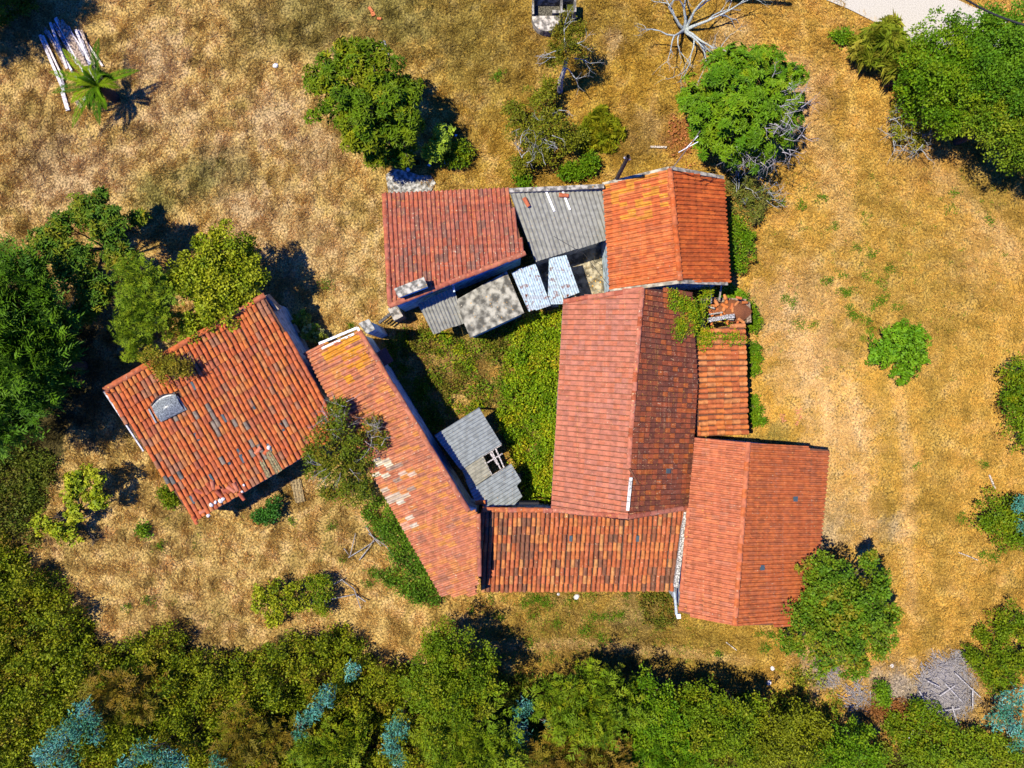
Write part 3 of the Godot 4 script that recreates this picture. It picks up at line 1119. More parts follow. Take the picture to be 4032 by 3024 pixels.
	box(st, cp - root.position, Vector3(0.5, 0.07, 0.75), 0.54)
	obj("door_canopy", done(st), mat(0.20, 0.08, 0.06, "mottle", 0.8), root)
	st = st_new()
	q = []
	for y in [-0.2, 4.15]:
		for e in [[1416, 1275], [1452, 1261], [1473, 1296], [1446, 1310]]:
			var g := gp(e[0] - 3, e[1] + 2, 4.15)
			g.y = y
			q.append(g - root.position)
	hexa(st, q)
	obj("chimney", done(st), white, root)
	st = st_new()
	q = []
	for y in [4.15, 4.25]:
		for e in [[1412, 1273], [1453, 1256], [1478, 1297], [1444, 1314]]:
			var g := gp(e[0], e[1], 4.2)
			g.y = y
			q.append(g - root.position)
	hexa(st, q)
	obj("chimney_cap", done(st), lichened(0.36, 0.35, 0.28, "lichen_few", "concrete"), root)

	# --- west building: wide single slope of mixed half-round tiles
	var mix := [Color(0.466, 0.119, 0.033), Color(0.439, 0.111, 0.034), Color(0.480, 0.146, 0.034), Color(0.398, 0.107, 0.041), Color(0.493, 0.131, 0.034), Color(0.459, 0.170, 0.047), Color(0.378, 0.115, 0.050), Color(0.472, 0.123, 0.037), Color(0.425, 0.162, 0.054), Color(0.452, 0.107, 0.031), Color(0.316, 0.138, 0.067)]
	pl = plane(Vector2(1000, 1920), 2.5, Vector2(-0.45, -0.89), Vector2(726, 1350), 3.6)
	poly = poly_on(pl, [[412, 1535], [1040, 1165], [1285, 1580], [1340, 1712], [766, 2054]])
	root = thing("outbuilding", "detached west building under one wide slope of mixed red tiles with a small bent skylight", "building", site(poly))
	put_foot(poly)
	walls(root, poly, limed, pl)
	roof = deck(root, poly, mat(0.12, 0.055, 0.03, "mottle", 0.5))
	var ab := to_ab(pl, poly_on(pl, [[604, 1610], [720, 1560], [735, 1625], [655, 1680]]))
	laid = lay(pl, poly, 0.235, 0.41, 0.016, ab)
	put_tiles(roof, root, laid, tile_mesh("canal", 0.235, 0.41), mix, "", 300, [[gp(680, 1900, 2.8), 1.0, 0.2, [Color(0.12, 0.11, 0.09)]], [gp(900, 1700, 3.0), 3.5, 0.06, [Color(0.22, 0.17, 0.12)]]])
	caps(root, on(pl, 412, 1535, 0.06), on(pl, 1040, 1165, 0.06), 0.15, [mix[0], mix[3], mix[6]], "lichen_few", "ridge_tile", 0.5)
	for e in [[765, 1518], [885, 1645], [778, 1718], [998, 1595], [900, 1812], [1112, 1680], [955, 1805], [836, 1880], [760, 1965], [1063, 1760], [945, 1780]]:
		glass_tile(root, pl, e[0], e[1], 0.11, 0.42)
	st = st_new()
	beam(st, on(pl, 410, 1540, 0.0) - root.position, on(pl, 566, 1776, 0.0) - root.position, 0.07, 0.1)
	obj("verge_mortar", done(st), mat(0.5, 0.5, 0.48, "plaster", 0.8), root)
	st = st_new()
	beam(st, gp(1050, 1163, 2.9) - root.position, gp(1100, 1218, 2.7) - root.position, 0.14, 0.9)
	obj("gable_stub", done(st), mat(0.36, 0.28, 0.19, "plaster", 0.6), root)
	skylight(root, pl)

	# --- lean-to against the farmhouse, its north end fallen in
	var old := [Color(0.515, 0.155, 0.035), Color(0.470, 0.135, 0.040), Color(0.549, 0.203, 0.060), Color(0.426, 0.115, 0.035), Color(0.493, 0.189, 0.060), Color(0.538, 0.162, 0.040)]
	pl = plane(Vector2(2938, 1500), 2.1, Vector2(-1, 0.02), Vector2(2747, 1500), 2.75)
	poly = poly_on(pl, [[2746, 1306], [2930, 1272], [2943, 1712], [2746, 1718]])
	root = thing("lean_to", "narrow lean-to on the farmhouse's east side, half-round tiles, north end fallen in", "lean-to", site(poly))
	put_foot(poly_on(pl, [[2746, 1180], [2930, 1180], [2943, 1712], [2746, 1718]]))
	walls(root, poly, limed, pl, 0.12, 0.16)
	roof = deck(root, poly, mat(0.13, 0.06, 0.035, "mottle", 0.5))
	put_tiles(roof, root, lay(pl, poly, 0.262, 0.43, 0.02), tile_mesh("canal", 0.262, 0.43), old, "lichen_few", 300)
	for i in 4:   # broken masonry of the fallen end: rafters and hollow bricks
		st = st_new()
		var a := gp(2788 + i * 26, 1262 - i * 5, 2.25)
		beam(st, a - root.position, a + Vector3(0.30, -0.03, -0.04 + jit(0.05)) - root.position, 0.2, 0.22)
		obj("broken_wall_block", done(st), mat(0.42, 0.41, 0.38, "concrete", 0.7), root)
	for e in [[2790, 1238, 2845, 1230], [2800, 1195, 2797, 1120], [2832, 1180, 2842, 1110], [2780, 1205, 2815, 1215], [2790, 1252, 2890, 1258]]:
		st = st_new()
		beam(st, gp(e[0], e[1], 1.9 + jit(0.2)) - root.position, gp(e[2], e[3], 2.1 + jit(0.2)) - root.position, 0.07, 0.06)
		obj("rafter", done(st), mat(0.40, 0.37, 0.32, "bark", 1.2), root)
	# the wall that still stands round the fallen end
	for e in [[2752, 1180, 2752, 1300, 1.7], [2925, 1195, 2930, 1275, 1.6], [2760, 1182, 2925, 1190, 1.1]]:
		st = st_new()
		beam(st, gp(e[0], e[1], e[4] / 2) - root.position, gp(e[2], e[3], e[4] / 2) - root.position, 0.22, e[4])
		obj("wall", done(st), mat(0.30, 0.22, 0.14, "stain", 0.8), root)
	var heap := MeshInstance3D.new()
	st = st_new(false)
	var hc := gp(2880, 1225, 1.6)
	mound(st, hc - root.position, 1.0, 0.55, 0.42, 0.08)
	obj("thatch_of_dead_leaves", done(st), mat(0.27, 0.095, 0.035, "straw", 0.8), root)
	heap.free()
	for k in 26:
		var e := Vector2(2800 + rng.randf() * 120, 1172 + rng.randf() * 95)
		var tm := tile_mesh("canal", 0.235, 0.41)
		var o := obj("fallen_tile", tm, lichened(old[k % 6].r, old[k % 6].g, old[k % 6].b, ""), root)
		o.transform = Transform3D(Basis.from_euler(Vector3(jit(0.5), rng.randf() * TAU, jit(0.5))).scaled(Vector3.ONE * rng.randf_range(0.6, 1.0)), gp(e.x, e.y, 1.85 + jit(0.25)) - root.position)


func mound(st: SurfaceTool, c: Vector3, rx: float, rz: float, h: float, rough: float) -> void:
	var rings := []
	for j in 7:
		var ring := []
		for i in 16:
			var a := TAU * i / 16.0
			var f := j / 6.0
			var r := 1.0 + rough * 3.0 * nz.get_noise_2d(cos(a) * 2.0 + c.x, sin(a) * 2.0)
			ring.append(c + Vector3(cos(a) * rx * f * r, h * (1.0 - f * f) + rough * nz.get_noise_2d(cos(a) * f * 5.0, sin(a) * f * 5.0 + 9.0), sin(a) * rz * f * r))
		rings.append(ring)
	for j in 6:
		for i in 16:
			var n := (i + 1) % 16
			quad(st, rings[j][i], rings[j][n], rings[j + 1][n], rings[j + 1][i], Vector3.UP)


func gable_walls(root: Node3D, west: Array, east: Array, m: Material, south: Material = null) -> void:
	# west: north eave, north ridge, south ridge, south eave; east: north ridge, north eave, south eave, south ridge
	var o := 0.14
	var nr: Vector3 = west[1].lerp(east[0], 0.5)
	var sr: Vector3 = west[2].lerp(east[east.size() - 1], 0.5)
	var foot := inset([west[0], nr, east[1], east[2], sr, west[3]], o)
	var inner := inset([west[0], nr, east[1], east[2], sr, west[3]], o + 0.28)
	for i in 6:
		var j := (i + 1) % 6
		var p := []
		for q in [foot[i], foot[j], inner[j], inner[i]]:
			p.append(Vector3(q.x, -0.3, q.z) - root.position)
		for q in [foot[i], foot[j], inner[j], inner[i]]:
			p.append(Vector3(q.x, q.y - 0.1, q.z) - root.position)
		var st := st_new()
		hexa(st, p)
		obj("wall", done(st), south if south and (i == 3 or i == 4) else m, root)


func glass_tile(root: Node3D, pl: Dictionary, px: float, py: float, w: float, l := 0.24) -> void:
	var c := on(pl, px, py, 0.0)
	var z: Vector3 = (pl.u + Vector3.UP * pl.s).normalized()
	var y: Vector3 = (Vector3.UP - pl.u * pl.s).normalized()
	var st := st_new()
	var p := []
	for h in [0.06, 0.125]:
		for e in [[-1, -1], [1, -1], [1, 1], [-1, 1]]:
			p.append(c - root.position + y.cross(z) * e[0] * w * 0.5 + z * e[1] * l * 0.5 + y * h)
	hexa(st, p)
	obj("glass_tile", done(st), mat(0.07, 0.10, 0.105, "mottle", 2.0, 0.15), root)


func skylight(root: Node3D, pl: Dictionary) -> void:
	var steel := mat(0.24, 0.26, 0.27, "mottle", 1.2, 0.55)
	var rustm := mat(0.10, 0.06, 0.045, "bark", 1.0, 0.8)
	var a := on(pl, 612, 1618, 0.1)
	var b := on(pl, 706, 1572, 0.1)
	var z: Vector3 = (pl.u + Vector3.UP * pl.s).normalized()
	var y: Vector3 = (Vector3.UP - pl.u * pl.s).normalized()
	var x := (b - a)
	var st := st_new(false)
	var prev := []
	for i in 9:      # a curved hood: a bent sheet that rises from the low edge and falls back at the top
		var f := i / 8.0
		var ring := []
		for k in 7:
			var t := k / 6.0
			var arch := sin(PI * t)
			var down := 0.58 - 0.95 * f - 0.10 * arch * f
			ring.append(a + x * t - z * down + y * (0.09 + 0.26 * sin(PI * minf(1.0, f * 1.15)) * (0.45 + 0.55 * arch)) - root.position)
		if prev.size():
			for k in 6:
				quad(st, prev[k], prev[k + 1], ring[k + 1], ring[k], Vector3.UP)
		prev = ring
	var pane := mat(0.24, 0.27, 0.27, "stain", 1.2, 0.3)
	var s := obj("skylight", done(st), pane, root)
	st = st_new(false)
	var arc := []
	var rad := []
	for k in 9:
		var t := k / 8.0
		arc.append(a + x * t + z * (0.30 + 0.22 * sin(PI * t)) + y * (0.10 + 0.10 * sin(PI * t)) - root.position)
		rad.append(0.035)
	tube(st, arc, rad, 6)
	obj("frame", done(st), rustm, s)
	for e in [[586, 1610, 615, 1665], [697, 1560, 733, 1614]]:
		st = st_new()
		beam(st, on(pl, e[0], e[1], 0.14) - root.position, on(pl, e[2], e[3], 0.14) - root.position, 0.07, 0.05)
		obj("side_rail", done(st), steel, s)


func yard_sheds() -> void:
	var fibre := lichened(0.25, 0.25, 0.205, "lichen_few", "sheet", 0.3)
	var fibre2 := lichened(0.24, 0.265, 0.25, "lichen_few", "sheet", 0.3)
	var zinc := mat(0.42, 0.53, 0.56, "sheet", 0.5, 0.5, 0.2)
	var rusty: StandardMaterial3D = zinc.duplicate()
	rusty.detail_enabled = true
	rusty.detail_blend_mode = BaseMaterial3D.BLEND_MODE_MIX
	rusty.detail_albedo = tex["rust_tint"]
	rusty.detail_mask = tex["rust"]
	var white := mat(0.50, 0.62, 0.68, "plaster", 0.4)
	var limed := mat(0.42, 0.43, 0.42, "plaster", 0.5)
	# grey roof between the two northern buildings
	var pl := plane(Vector2(2250, 990), 2.75, Vector2(-0.33, -0.945), Vector2(2190, 750), 3.35)
	var poly := poly_on(pl, [[2006, 757], [2377, 741], [2388, 945], [2110, 1031]])
	var root := thing("shed", "shed between the two northern buildings under grey corrugated sheets with white strips", "shed", site(poly))
	put_foot(poly)
	var body := inset(poly, 0.1)
	walls(root, body, limed, pl, 0.1, 0.12)
	corrugated(root, "roof_sheet", pl, poly, 0.2, 0.042, fibre, 5)
	for e in [[2149, 750, 2183, 832], [2213, 747, 2244, 826]]:
		var st := st_new()
		beam(st, on(pl, e[0], e[1], 0.05) - root.position, on(pl, e[2], e[3], 0.05) - root.position, 0.09, 0.02)
		obj("white_strip", done(st), mat(0.80, 0.80, 0.78, "", 1.0, 0.5), root)
	var cop := [[2004, 752], [2190, 744], [2377, 735]]
	for i in 2:
		var st := st_new()
		beam(st, gp(cop[i][0], cop[i][1], 3.5) - root.position, gp(cop[i + 1][0], cop[i + 1][1], 3.5) - root.position, 0.2, 0.24)
		obj("parapet_coping", done(st), lichened(0.34, 0.32, 0.26, "lichen_few", "concrete"), root)
	for e in [[2064, 780, 0.5], [2200, 768, 1.5]]:
		var o := solo("loose_roof_tile", tile_mesh("canal", 0.235, 0.41), lichened(0.42, 0.12, 0.05, ""), ["single red tile lying on the grey shed roof near its west end", "red tile lying on the grey shed roof between the white strips"][int(e[2])], "roof tile")
		o.transform = Transform3D(Basis(Vector3.UP, e[2]), on(pl, e[0], e[1], 0.05))
	# flat concrete roof
	var top := []
	var bot := []
	for e in [[1790, 1184], [1995, 1068], [2064, 1232], [1851, 1330]]:
		top.append(gp(e[0], e[1], 2.55))
		bot.append(gp(e[0], e[1], 2.55) - Vector3(0, 0.17, 0))
	root = thing("annex", "low annex with a flat mottled concrete roof below the north-west building's yard wall", "annex", site(top))
	put_foot(top)
	var walled := []
	for p in bot:
		walled.append(p)
	walls(root, walled, mat(0.30, 0.58, 0.72, "plaster", 0.4), {}, 0.1, 0.0)  # bluish shade under the slab is mixed into this wall colour
	var st := st_new()
	var t2 := []
	var b2 := []
	for i in 4:
		t2.append(top[i] - root.position)
		b2.append(bot[i] - root.position + Vector3(0, 0.003, 0))
	poly_slab(st, t2, b2)
	obj("roof_slab", done(st), lichened(0.33, 0.315, 0.24, "lichen_few", "stain"), root)
	# small grey sheet roof west of it
	pl = plane(Vector2(1765, 1294), 2.25, Vector2(-0.36, -0.93), Vector2(1710, 1165), 2.75)
	poly = poly_on(pl, [[1645, 1197], [1786, 1132], [1832, 1272], [1706, 1316]])
	root = thing("canopy", "small lean-to canopy of grey corrugated sheets between chimney wall and flat concrete roof", "canopy", site(poly))
	put_foot(poly)
	corrugated(root, "roof_sheet", pl, poly, 0.17, 0.04, fibre, 4, 0.0, 0.02)
	for e in [[1712, 1300], [1800, 1272], [1655, 1205], [1780, 1140]]:
		st = st_new()
		var p := on(pl, e[0], e[1])
		box(st, Vector3(p.x, p.y / 2 - 0.12, p.z) - root.position, Vector3(0.08, p.y - 0.1, 0.08))
		obj("post", done(st), mat(0.25, 0.2, 0.15, "bark", 1.0), root)
	# zinc sheets
	var sheets := [
		[[[2015, 1076], [2040, 1062], [2118, 1215], [2082, 1228]], "narrow zinc sheet lapped under its neighbour beside the flat concrete roof", 2.35, 0.0],
		[[[2038, 1060], [2109, 1039], [2168, 1203], [2110, 1222]], "pale zinc sheet over the yard passage, second from the concrete roof", 2.38, 0.03],
		[[[2162, 1022], [2185, 1060], [2222, 1198], [2157, 1200]], "zinc sheet half hidden beneath a wider zinc sheet near the farmhouse corner", 2.3, 0.0],
		[[[2161, 1019], [2229, 1005], [2281, 1152], [2221, 1176]], "wide zinc sheet with rusty top edge nearest to the farmhouse corner", 2.4, 0.05],
	]
	for s in sheets:
		pl = plane(Vector2(2140, 1200), s[2] - 0.15, Vector2(-0.34, -0.94), Vector2(2090, 1045), s[2] + 0.12)
		poly = poly_on(pl, s[0])
		root = thing("zinc_sheet", s[1], "metal sheet", site(poly), "zinc roof sheets over the yard passage")
		put_foot(poly)
		corrugated(root, "sheet", pl, poly, 0.115, 0.022, rusty, 40, s[3])
		var two := [0.35, 0.75]
		for f in two:
			st = st_new()
			beam(st, poly[0].lerp(poly[3], f) - Vector3(0, 0.07, 0) - root.position, poly[1].lerp(poly[2], f) - Vector3(0, 0.07, 0) - root.position, 0.06, 0.08)
			obj("batten", done(st), mat(0.2, 0.15, 0.1, "bark", 1.0), root)
	# shed in the middle of the yard
	pl = plane(Vector2(1940, 1690), 2.15, Vector2(-0.86, 0.51), Vector2(1760, 1780), 2.6)
	var a := poly_on(pl, [[1712, 1713], [1887, 1604], [1975, 1749], [1897, 1797], [1815, 1851]])
	var b := poly_on(pl, [[1815, 1845], [1899, 1792], [1937, 1869], [1850, 1928]])
	var c := poly_on(pl, [[1850, 1928], [2013, 1824], [2053, 1892], [2034, 1913], [2056, 1955], [2022, 1990], [1912, 1996], [1872, 1972]])
	root = thing("shed", "ruined shed in the yard, grey corrugated sheets with a hole showing its timbers", "shed", site(a + c))
	put_foot(a); put_foot(b); put_foot(c)
	corrugated(root, "roof_sheet", pl, a, 0.17, 0.04, fibre2, 6, 0.03)
	corrugated(root, "roof_sheet", pl, b, 0.165, 0.022, lichened(0.26, 0.25, 0.18, "lichen_many", "sheet", 0.3), 4, -0.02)
	corrugated(root, "roof_sheet", pl, c, 0.17, 0.04, fibre2, 6, 0.06)
	for e in [[1897, 1797, 1938, 1872, 0.06], [1936, 1775, 1972, 1848, 0.07], [1952, 1768, 1985, 1842, 0.07], [1918, 1822, 1978, 1786, 0.06], [1930, 1782, 1960, 1830, 0.09], [1897, 1799, 1975, 1752, 0.04], [1938, 1872, 1988, 1842, 0.05]]:
		st = st_new()
		beam(st, on(pl, e[0], e[1], -0.06) - root.position, on(pl, e[2], e[3], -0.06) - root.position, e[4], e[4])
		obj("rafter", done(st), mat(0.52, 0.47, 0.42, "bark", 1.0), root)
	for e in [[1720, 1715], [1884, 1612], [1968, 1748], [2046, 1890], [2048, 1952], [1880, 1968]]:
		st = st_new()
		var p := on(pl, e[0], e[1])
		box(st, Vector3(p.x, p.y / 2 - 0.2, p.z) - root.position, Vector3(0.1, p.y, 0.1))
		obj("post", done(st), mat(0.22, 0.18, 0.14, "bark", 1.0), root)
	for e in [[a[0], a[4]], [c[5], c[6]]]:
		st = st_new()
		beam(st, e[0] * Vector3(1, 0.45, 1) - root.position, e[1] * Vector3(1, 0.45, 1) - root.position, 0.12, 2.0)
		obj("wall", done(st), limed, root)
	st = st_new(false)
	tube(st, [gp(1872, 1980, 2.72), gp(1911, 1977, 2.72)], [0.10, 0.10], 12)
	tube(st, [gp(1875, 1980, 2.72), gp(1909, 1977, 2.72)], [0.085, 0.085], 12)
	solo("clay_pipe", done(st), mat(0.48, 0.13, 0.03, "mottle", 1.0), "orange clay pipe lying at the south-west corner of the ruined yard shed", "pipe")
	# gate between the north-west building and the chimney
	var g0 := gp(1490, 1268, 0.6)
	var g1 := gp(1543, 1226, 0.6)
	root = thing("gate", "leaning dark plank gate between the north-west building's corner and the white chimney", "gate", Vector3(g0.x, 0, g0.z))
	for k in 4:
		st = st_new()
		var off := Vector3(0.06 * k, 0.25 * k - 0.05, 0.05 * k)
		beam(st, g0 + off - root.position, g1 + off - root.position, 0.035, 0.2)
		obj("plank", done(st), mat(0.13, 0.125, 0.12, "bark", 1.0), root)


# ---------------------------------------------------------------- tank, timber, palm, poles

const NTH := ["leftmost", "second from the left", "third from the left", "fourth from the left", "fifth from the left", "sixth from the left", "seventh from the left", "eighth from the left", "ninth from the left", "tenth from the left", "eleventh from the left", "twelfth from the left", "twelfth from the right", "eleventh from the right", "tenth from the right", "ninth from the right", "eighth from the right", "seventh from the right", "sixth from the right", "fifth from the right", "fourth from the right", "third from the right", "second from the right", "rightmost"]


func north_things() -> void:
	var conc := lichened(0.33, 0.31, 0.25, "lichen_few", "concrete")
	var root := thing("water_tank", "old concrete wash tank at the top edge: square basin, long trough and half-round apron", "water tank", gp(2170, 40))
	var o := root.position
	var st: SurfaceTool
	var parts := [   # x0, z0, x1, z1 in metres from the tank's middle, height
		["tank_wall", -1.0, -0.80, 0.42, -0.70, 1.05], ["tank_wall", -1.0, -0.70, -0.90, 0.0, 0.85], ["tank_wall", 0.42, -0.78, 0.52, 0.10, 1.12], ["tank_wall", 0.52, -0.80, 1.18, -0.70, 1.12], ["tank_wall", 1.10, -0.70, 1.20, 0.02, 1.12], ["tank_wall", 0.52, -0.06, 1.10, 0.04, 1.1], ["trough_step", 0.02, -0.25, 0.42, -0.10, 0.75],
	]
	for p in parts:
		st = st_new()
		box(st, Vector3((p[1] + p[3]) / 2, p[5] / 2 - 0.1, (p[2] + p[4]) / 2 + 0.62), Vector3(p[3] - p[1], p[5] + 0.2, p[4] - p[2]))
		obj(p[0], done(st), conc, root)
	st = st_new()
	box(st, Vector3(0.81, 0.45, 0.26), Vector3(0.58, 0.02, 0.64))
	obj("water", done(st), mat(0.075, 0.085, 0.015, "mottle", 0.8, 0.2), root)
	st = st_new()
	box(st, Vector3(-0.25, 0.1, 0.35), Vector3(1.32, 0.4, 0.8))
	obj("trough_floor", done(st), mat(0.12, 0.11, 0.08, "concrete", 0.6), root)
	st = st_new()
	var top := []
	var bot := []
	for i in 15:
		var a := PI * i / 14.0
		var q := Vector3(-0.28 + cos(a) * 0.72, 0.62, 0.60 + sin(a) * 0.78)
		top.append(q)
		bot.append(q - Vector3(0, 0.65, 0))
	poly_slab(st, top, bot)
	obj("apron", done(st), lichened(0.46, 0.42, 0.33, "lichen_few", "concrete"), root)
	put_foot([gp(2070, 0), gp(2300, 0), gp(2300, 60), gp(2070, 60)])

	# timber left in a heap by the palm
	var wood := [mat(0.58, 0.55, 0.54, "sheet", 0.8), mat(0.62, 0.54, 0.47, "sheet", 0.8), mat(0.40, 0.30, 0.21, "stain", 0.8), mat(0.33, 0.31, 0.31, "stain", 0.8)]
	var spots := []
	for k in 23:
		spots.append([160 + k * 7.6, 98 + absf(k - 9.0) * 4.0 + jit(22.0), 170 + rng.randf() * 170, rng.randf_range(7.0, 13.0)])
	spots.insert(12, [242, 95, 250, 31])
	var i := 0
	for s in spots:
		st = st_new()
		var a := gp(s[0] + jit(6.0), s[1], 0.1 + 0.065 * (i % 3) + (0.14 if s[3] > 30 else 0.0))
		var d := Vector3(0.46 + jit(0.17), 0, 0.88).normalized()
		beam(st, a - d * 0.1, a + d * s[2] * 0.8 * 0.01308 + Vector3(0, jit(0.03), 0), s[3] * 0.0115, 0.05)
		solo("plank", done(st), wood[2 if s[3] > 30 else i % 4], "broad tan board on top of the timber heap by the palm" if s[3] > 30 else "weathered plank in the timber heap by the palm, %s" % NTH[i], "plank", "planks heaped by the palm")
		i += 1
	for e in [[246, 360, 268, 435], [330, 385, 338, 395], [300, 395, 320, 425], [240, 310, 252, 345]]:
		st = st_new()
		beam(st, gp(e[0], e[1], 0.1), gp(e[2], e[3], 0.12), 0.2, 0.06)
		solo("plank", done(st), wood[i % 4], "short pale plank below the timber heap by the palm, %s" % ["lowest left", "rightmost", "right of the lowest", "uppermost"][i % 4], "plank", "short planks left of the palm")
		i += 1
	for e in [[1500, 165, 1518, 220], [1512, 160, 1530, 226]]:
		st = st_new()
		beam(st, gp(e[0], e[1], 0.06), gp(e[2], e[3], 0.08), 0.11, 0.05)
		solo("board", done(st), wood[3], "%s of two thin grey boards in the grass above the dense leafy tree" % ("left" if e[0] < 1505 else "right"), "board", "pair of boards in the grass")

	# palm
	var base := gp(452, 385)
	root = thing("palm_tree", "young palm with arching green fronds beside the timber heap, top left", "palm", base)
	st = st_new(false)
	tube(st, [Vector3(0, -0.1, 0), Vector3(0.02, 0.7, 0), Vector3(0, 1.45, 0)], [0.28, 0.24, 0.17], 10)
	obj("trunk", done(st), mat(0.10, 0.07, 0.045, "bark", 1.0), root)
	var fronds := [[545, 277, 0.4], [388, 153, 0.5], [247, 193, 0.5], [196, 283, 0.35], [205, 365, 0.3], [280, 403, 0.2], [285, 500, 0.3], [392, 490, 0.2], [470, 345, 1.5], [420, 290, 1.7], [330, 300, 1.4], [300, 330, 1.0], [400, 400, 0.9], [455, 310, 1.1], [355, 255, 1.3], [418, 430, 0.5], [350, 430, 0.4], [262, 300, 0.9]]
	var head := Vector3(0, 1.5, 0)
	var fc := [Color(0.07, 0.145, 0.003), Color(0.035, 0.09, 0.003), Color(0.12, 0.18, 0.004)]
	var k := 0
	for f in fronds:
		var tip := gp(f[0], f[1], 1.2 + f[2] * 0.35) - base
		st = st_new()
		var ctrl := head.lerp(tip, 0.5) + Vector3(0, 0.45 + 0.35 * f[2], 0)
		var col: Color = fc[k % 3]
		var prev := head
		for j in 24:
			var t := j / 23.0
			var p := head.lerp(ctrl, t).lerp(ctrl.lerp(tip, t), t)
			var d := (tip - head) * Vector3(1, 0, 1)
			d = ((p - prev).normalized() if j > 0 else d.normalized())
			var s := d.cross(Vector3.UP).normalized()
			var len := 0.40 * sin(PI * clampf(t * 0.86 + 0.12, 0, 1)) + 0.03
			for side in [-1.0, 1.0]:
				for h in 2:
					st.set_color(Color(1, 1, 1) * rng.randf_range(0.75, 1.15))
					var q := p - d * 0.03 * h
					var e: Vector3 = (s * side * 0.8 + d * 1.05 + Vector3(0, -0.12 + jit(0.15), 0)).normalized()
					tri(st, q, q + e * len * 0.5 + d * 0.032, q + e * len, Vector3.UP)
					tri(st, q, q + e * len, q + e * len * 0.5 - d * 0.032, Vector3.UP)
			if j > 0:
				beam(st, prev, p, 0.028 * (1.1 - t), 0.02)
			prev = p
		var m := StandardMaterial3D.new()
		m.albedo_color = lin(col.r, col.g, col.b)
		m.vertex_color_use_as_albedo = true
		m.roughness = 0.85
		m.metallic_specular = 0.15
		m.backlight_enabled = true
		m.backlight = Color(0.15, 0.2, 0.02)
		obj("frond", done(st), m, root)
		k += 1

	# poles, mast, cables
	var pole_wood := mat(0.10, 0.08, 0.065, "bark", 1.0)
	var b2 := gp(2424, 713, 3.2)
	root = thing("pole", "dark wooden pole with insulators standing behind the parapet of the northern sheds", "pole", Vector3(b2.x, 0, b2.z))
	st = st_new(false)
	tube(st, [Vector3.ZERO, Vector3(0, 7.0, 0)], [0.11, 0.085], 8)
	obj("shaft", done(st), pole_wood, root)
	for d in [Vector3(0.12, 6.6, 0), Vector3(-0.12, 6.8, 0)]:
		st = st_new(false)
		tube(st, [d, d + Vector3(0, 0.12, 0)], [0.05, 0.035], 8)
		obj("insulator", done(st), mat(0.75, 0.76, 0.75, "", 1.0, 0.3), root)
	b2 = gp(2868, -2)
	root = thing("utility_pole", "utility pole at the top edge whose long straight shadow lies on the grass", "utility pole", b2)
	st = st_new(false)
	tube(st, [Vector3(0, -0.2, 0), Vector3(0, 7.6, 0)], [0.16, 0.11], 10)
	obj("shaft", done(st), mat(0.33, 0.31, 0.28, "concrete", 0.8), root)
	st = st_new(false)
	var cable := []
	var cr := []
	var c0 := gp(3780, -36, 6.0)
	var c1 := gp(4120, 108, 6.0)
	for j in 13:
		var t := j / 12.0
		cable.append(c0.lerp(c1, t * 1.4 - 0.2) - Vector3(0, 0.5 * sin(PI * t), 0))
		cr.append(0.045)
	tube(st, cable, cr, 6)
	solo("power_cable", done(st), mat(0.02, 0.02, 0.02, "", 1.0, 0.6), "thick black cable crossing the lane at the top right corner", "cable")
	var mb := gp(2641, 672, 4.85)
	root = thing("antenna_mast", "thin bare antenna mast standing on the north end of the orange roof's ridge", "antenna", mb)
	st = st_new(false)
	tube(st, [Vector3(0, -0.1, 0), Vector3(0, 5.2, 0)], [0.024, 0.018], 6)
	obj("mast", done(st), mat(0.42, 0.37, 0.28, "mottle", 1.0, 0.6), root)
	for e in [[3.3, 0.45, 0.5], [3.9, 0.35, 0.8]]:
		st = st_new()
		var dv: Vector3 = Vector3(cos(e[2]), 0, -sin(e[2])) * e[1]
		beam(st, Vector3(0, e[0], 0) - dv, Vector3(0, e[0], 0) + dv, 0.03, 0.03)
		obj("aerial_arm", done(st), mat(0.55, 0.55, 0.52, "", 1.0, 0.5), root)
	st = st_new(false)
	tube(st, [on_roof(2398, 1125, 3.4), gp(2300, 1000, 2.9), gp(2180, 930, 3.1)], [0.012, 0.012, 0.012], 4)
	solo("wire", done(st), mat(0.03, 0.03, 0.03, "", 1.0), "thin slack wire over the paved corner between the grey shed and the orange roof", "wire")


func on_roof(px: float, py: float, h: float) -> Vector3:
	return gp(px, py, h)


# ---------------------------------------------------------------- trees

func bare(called: String, label: String, category: String, base_px: Vector2, stems: Array, r: float, depth: int, col := Color(0.46, 0.5, 0.46), group := "") -> Node3D:
	var base := gp(base_px.x, base_px.y)
	var root := thing(called, label, category, base, group)
	var st := st_new(false)
	for s in stems:   # dx, height, dz, length
		limb(st, Vector3(0, 0, 0), Vector3(s[0], s[1], s[2]).normalized(), s[3], r, depth, 0.75, 0.05)
	obj("branches", done(st), mat(col.r, col.g, col.b, "bark", 1.5), root)
	return root


func dead_wood(root: Node3D, spots: Array, l: float, r: float, depth: int, col := Color(0.40, 0.40, 0.37)) -> void:
	for s in spots:   # px, py, height, direction
		var st := st_new(false)
		limb(st, gp(s[0], s[1], s[2]) - root.position, Vector3(s[3], s[4], s[5]).normalized(), l, r, depth, 0.9, 0.1)
		obj("dead_branch", done(st), mat(col.r, col.g, col.b, "bark", 1.5), root)


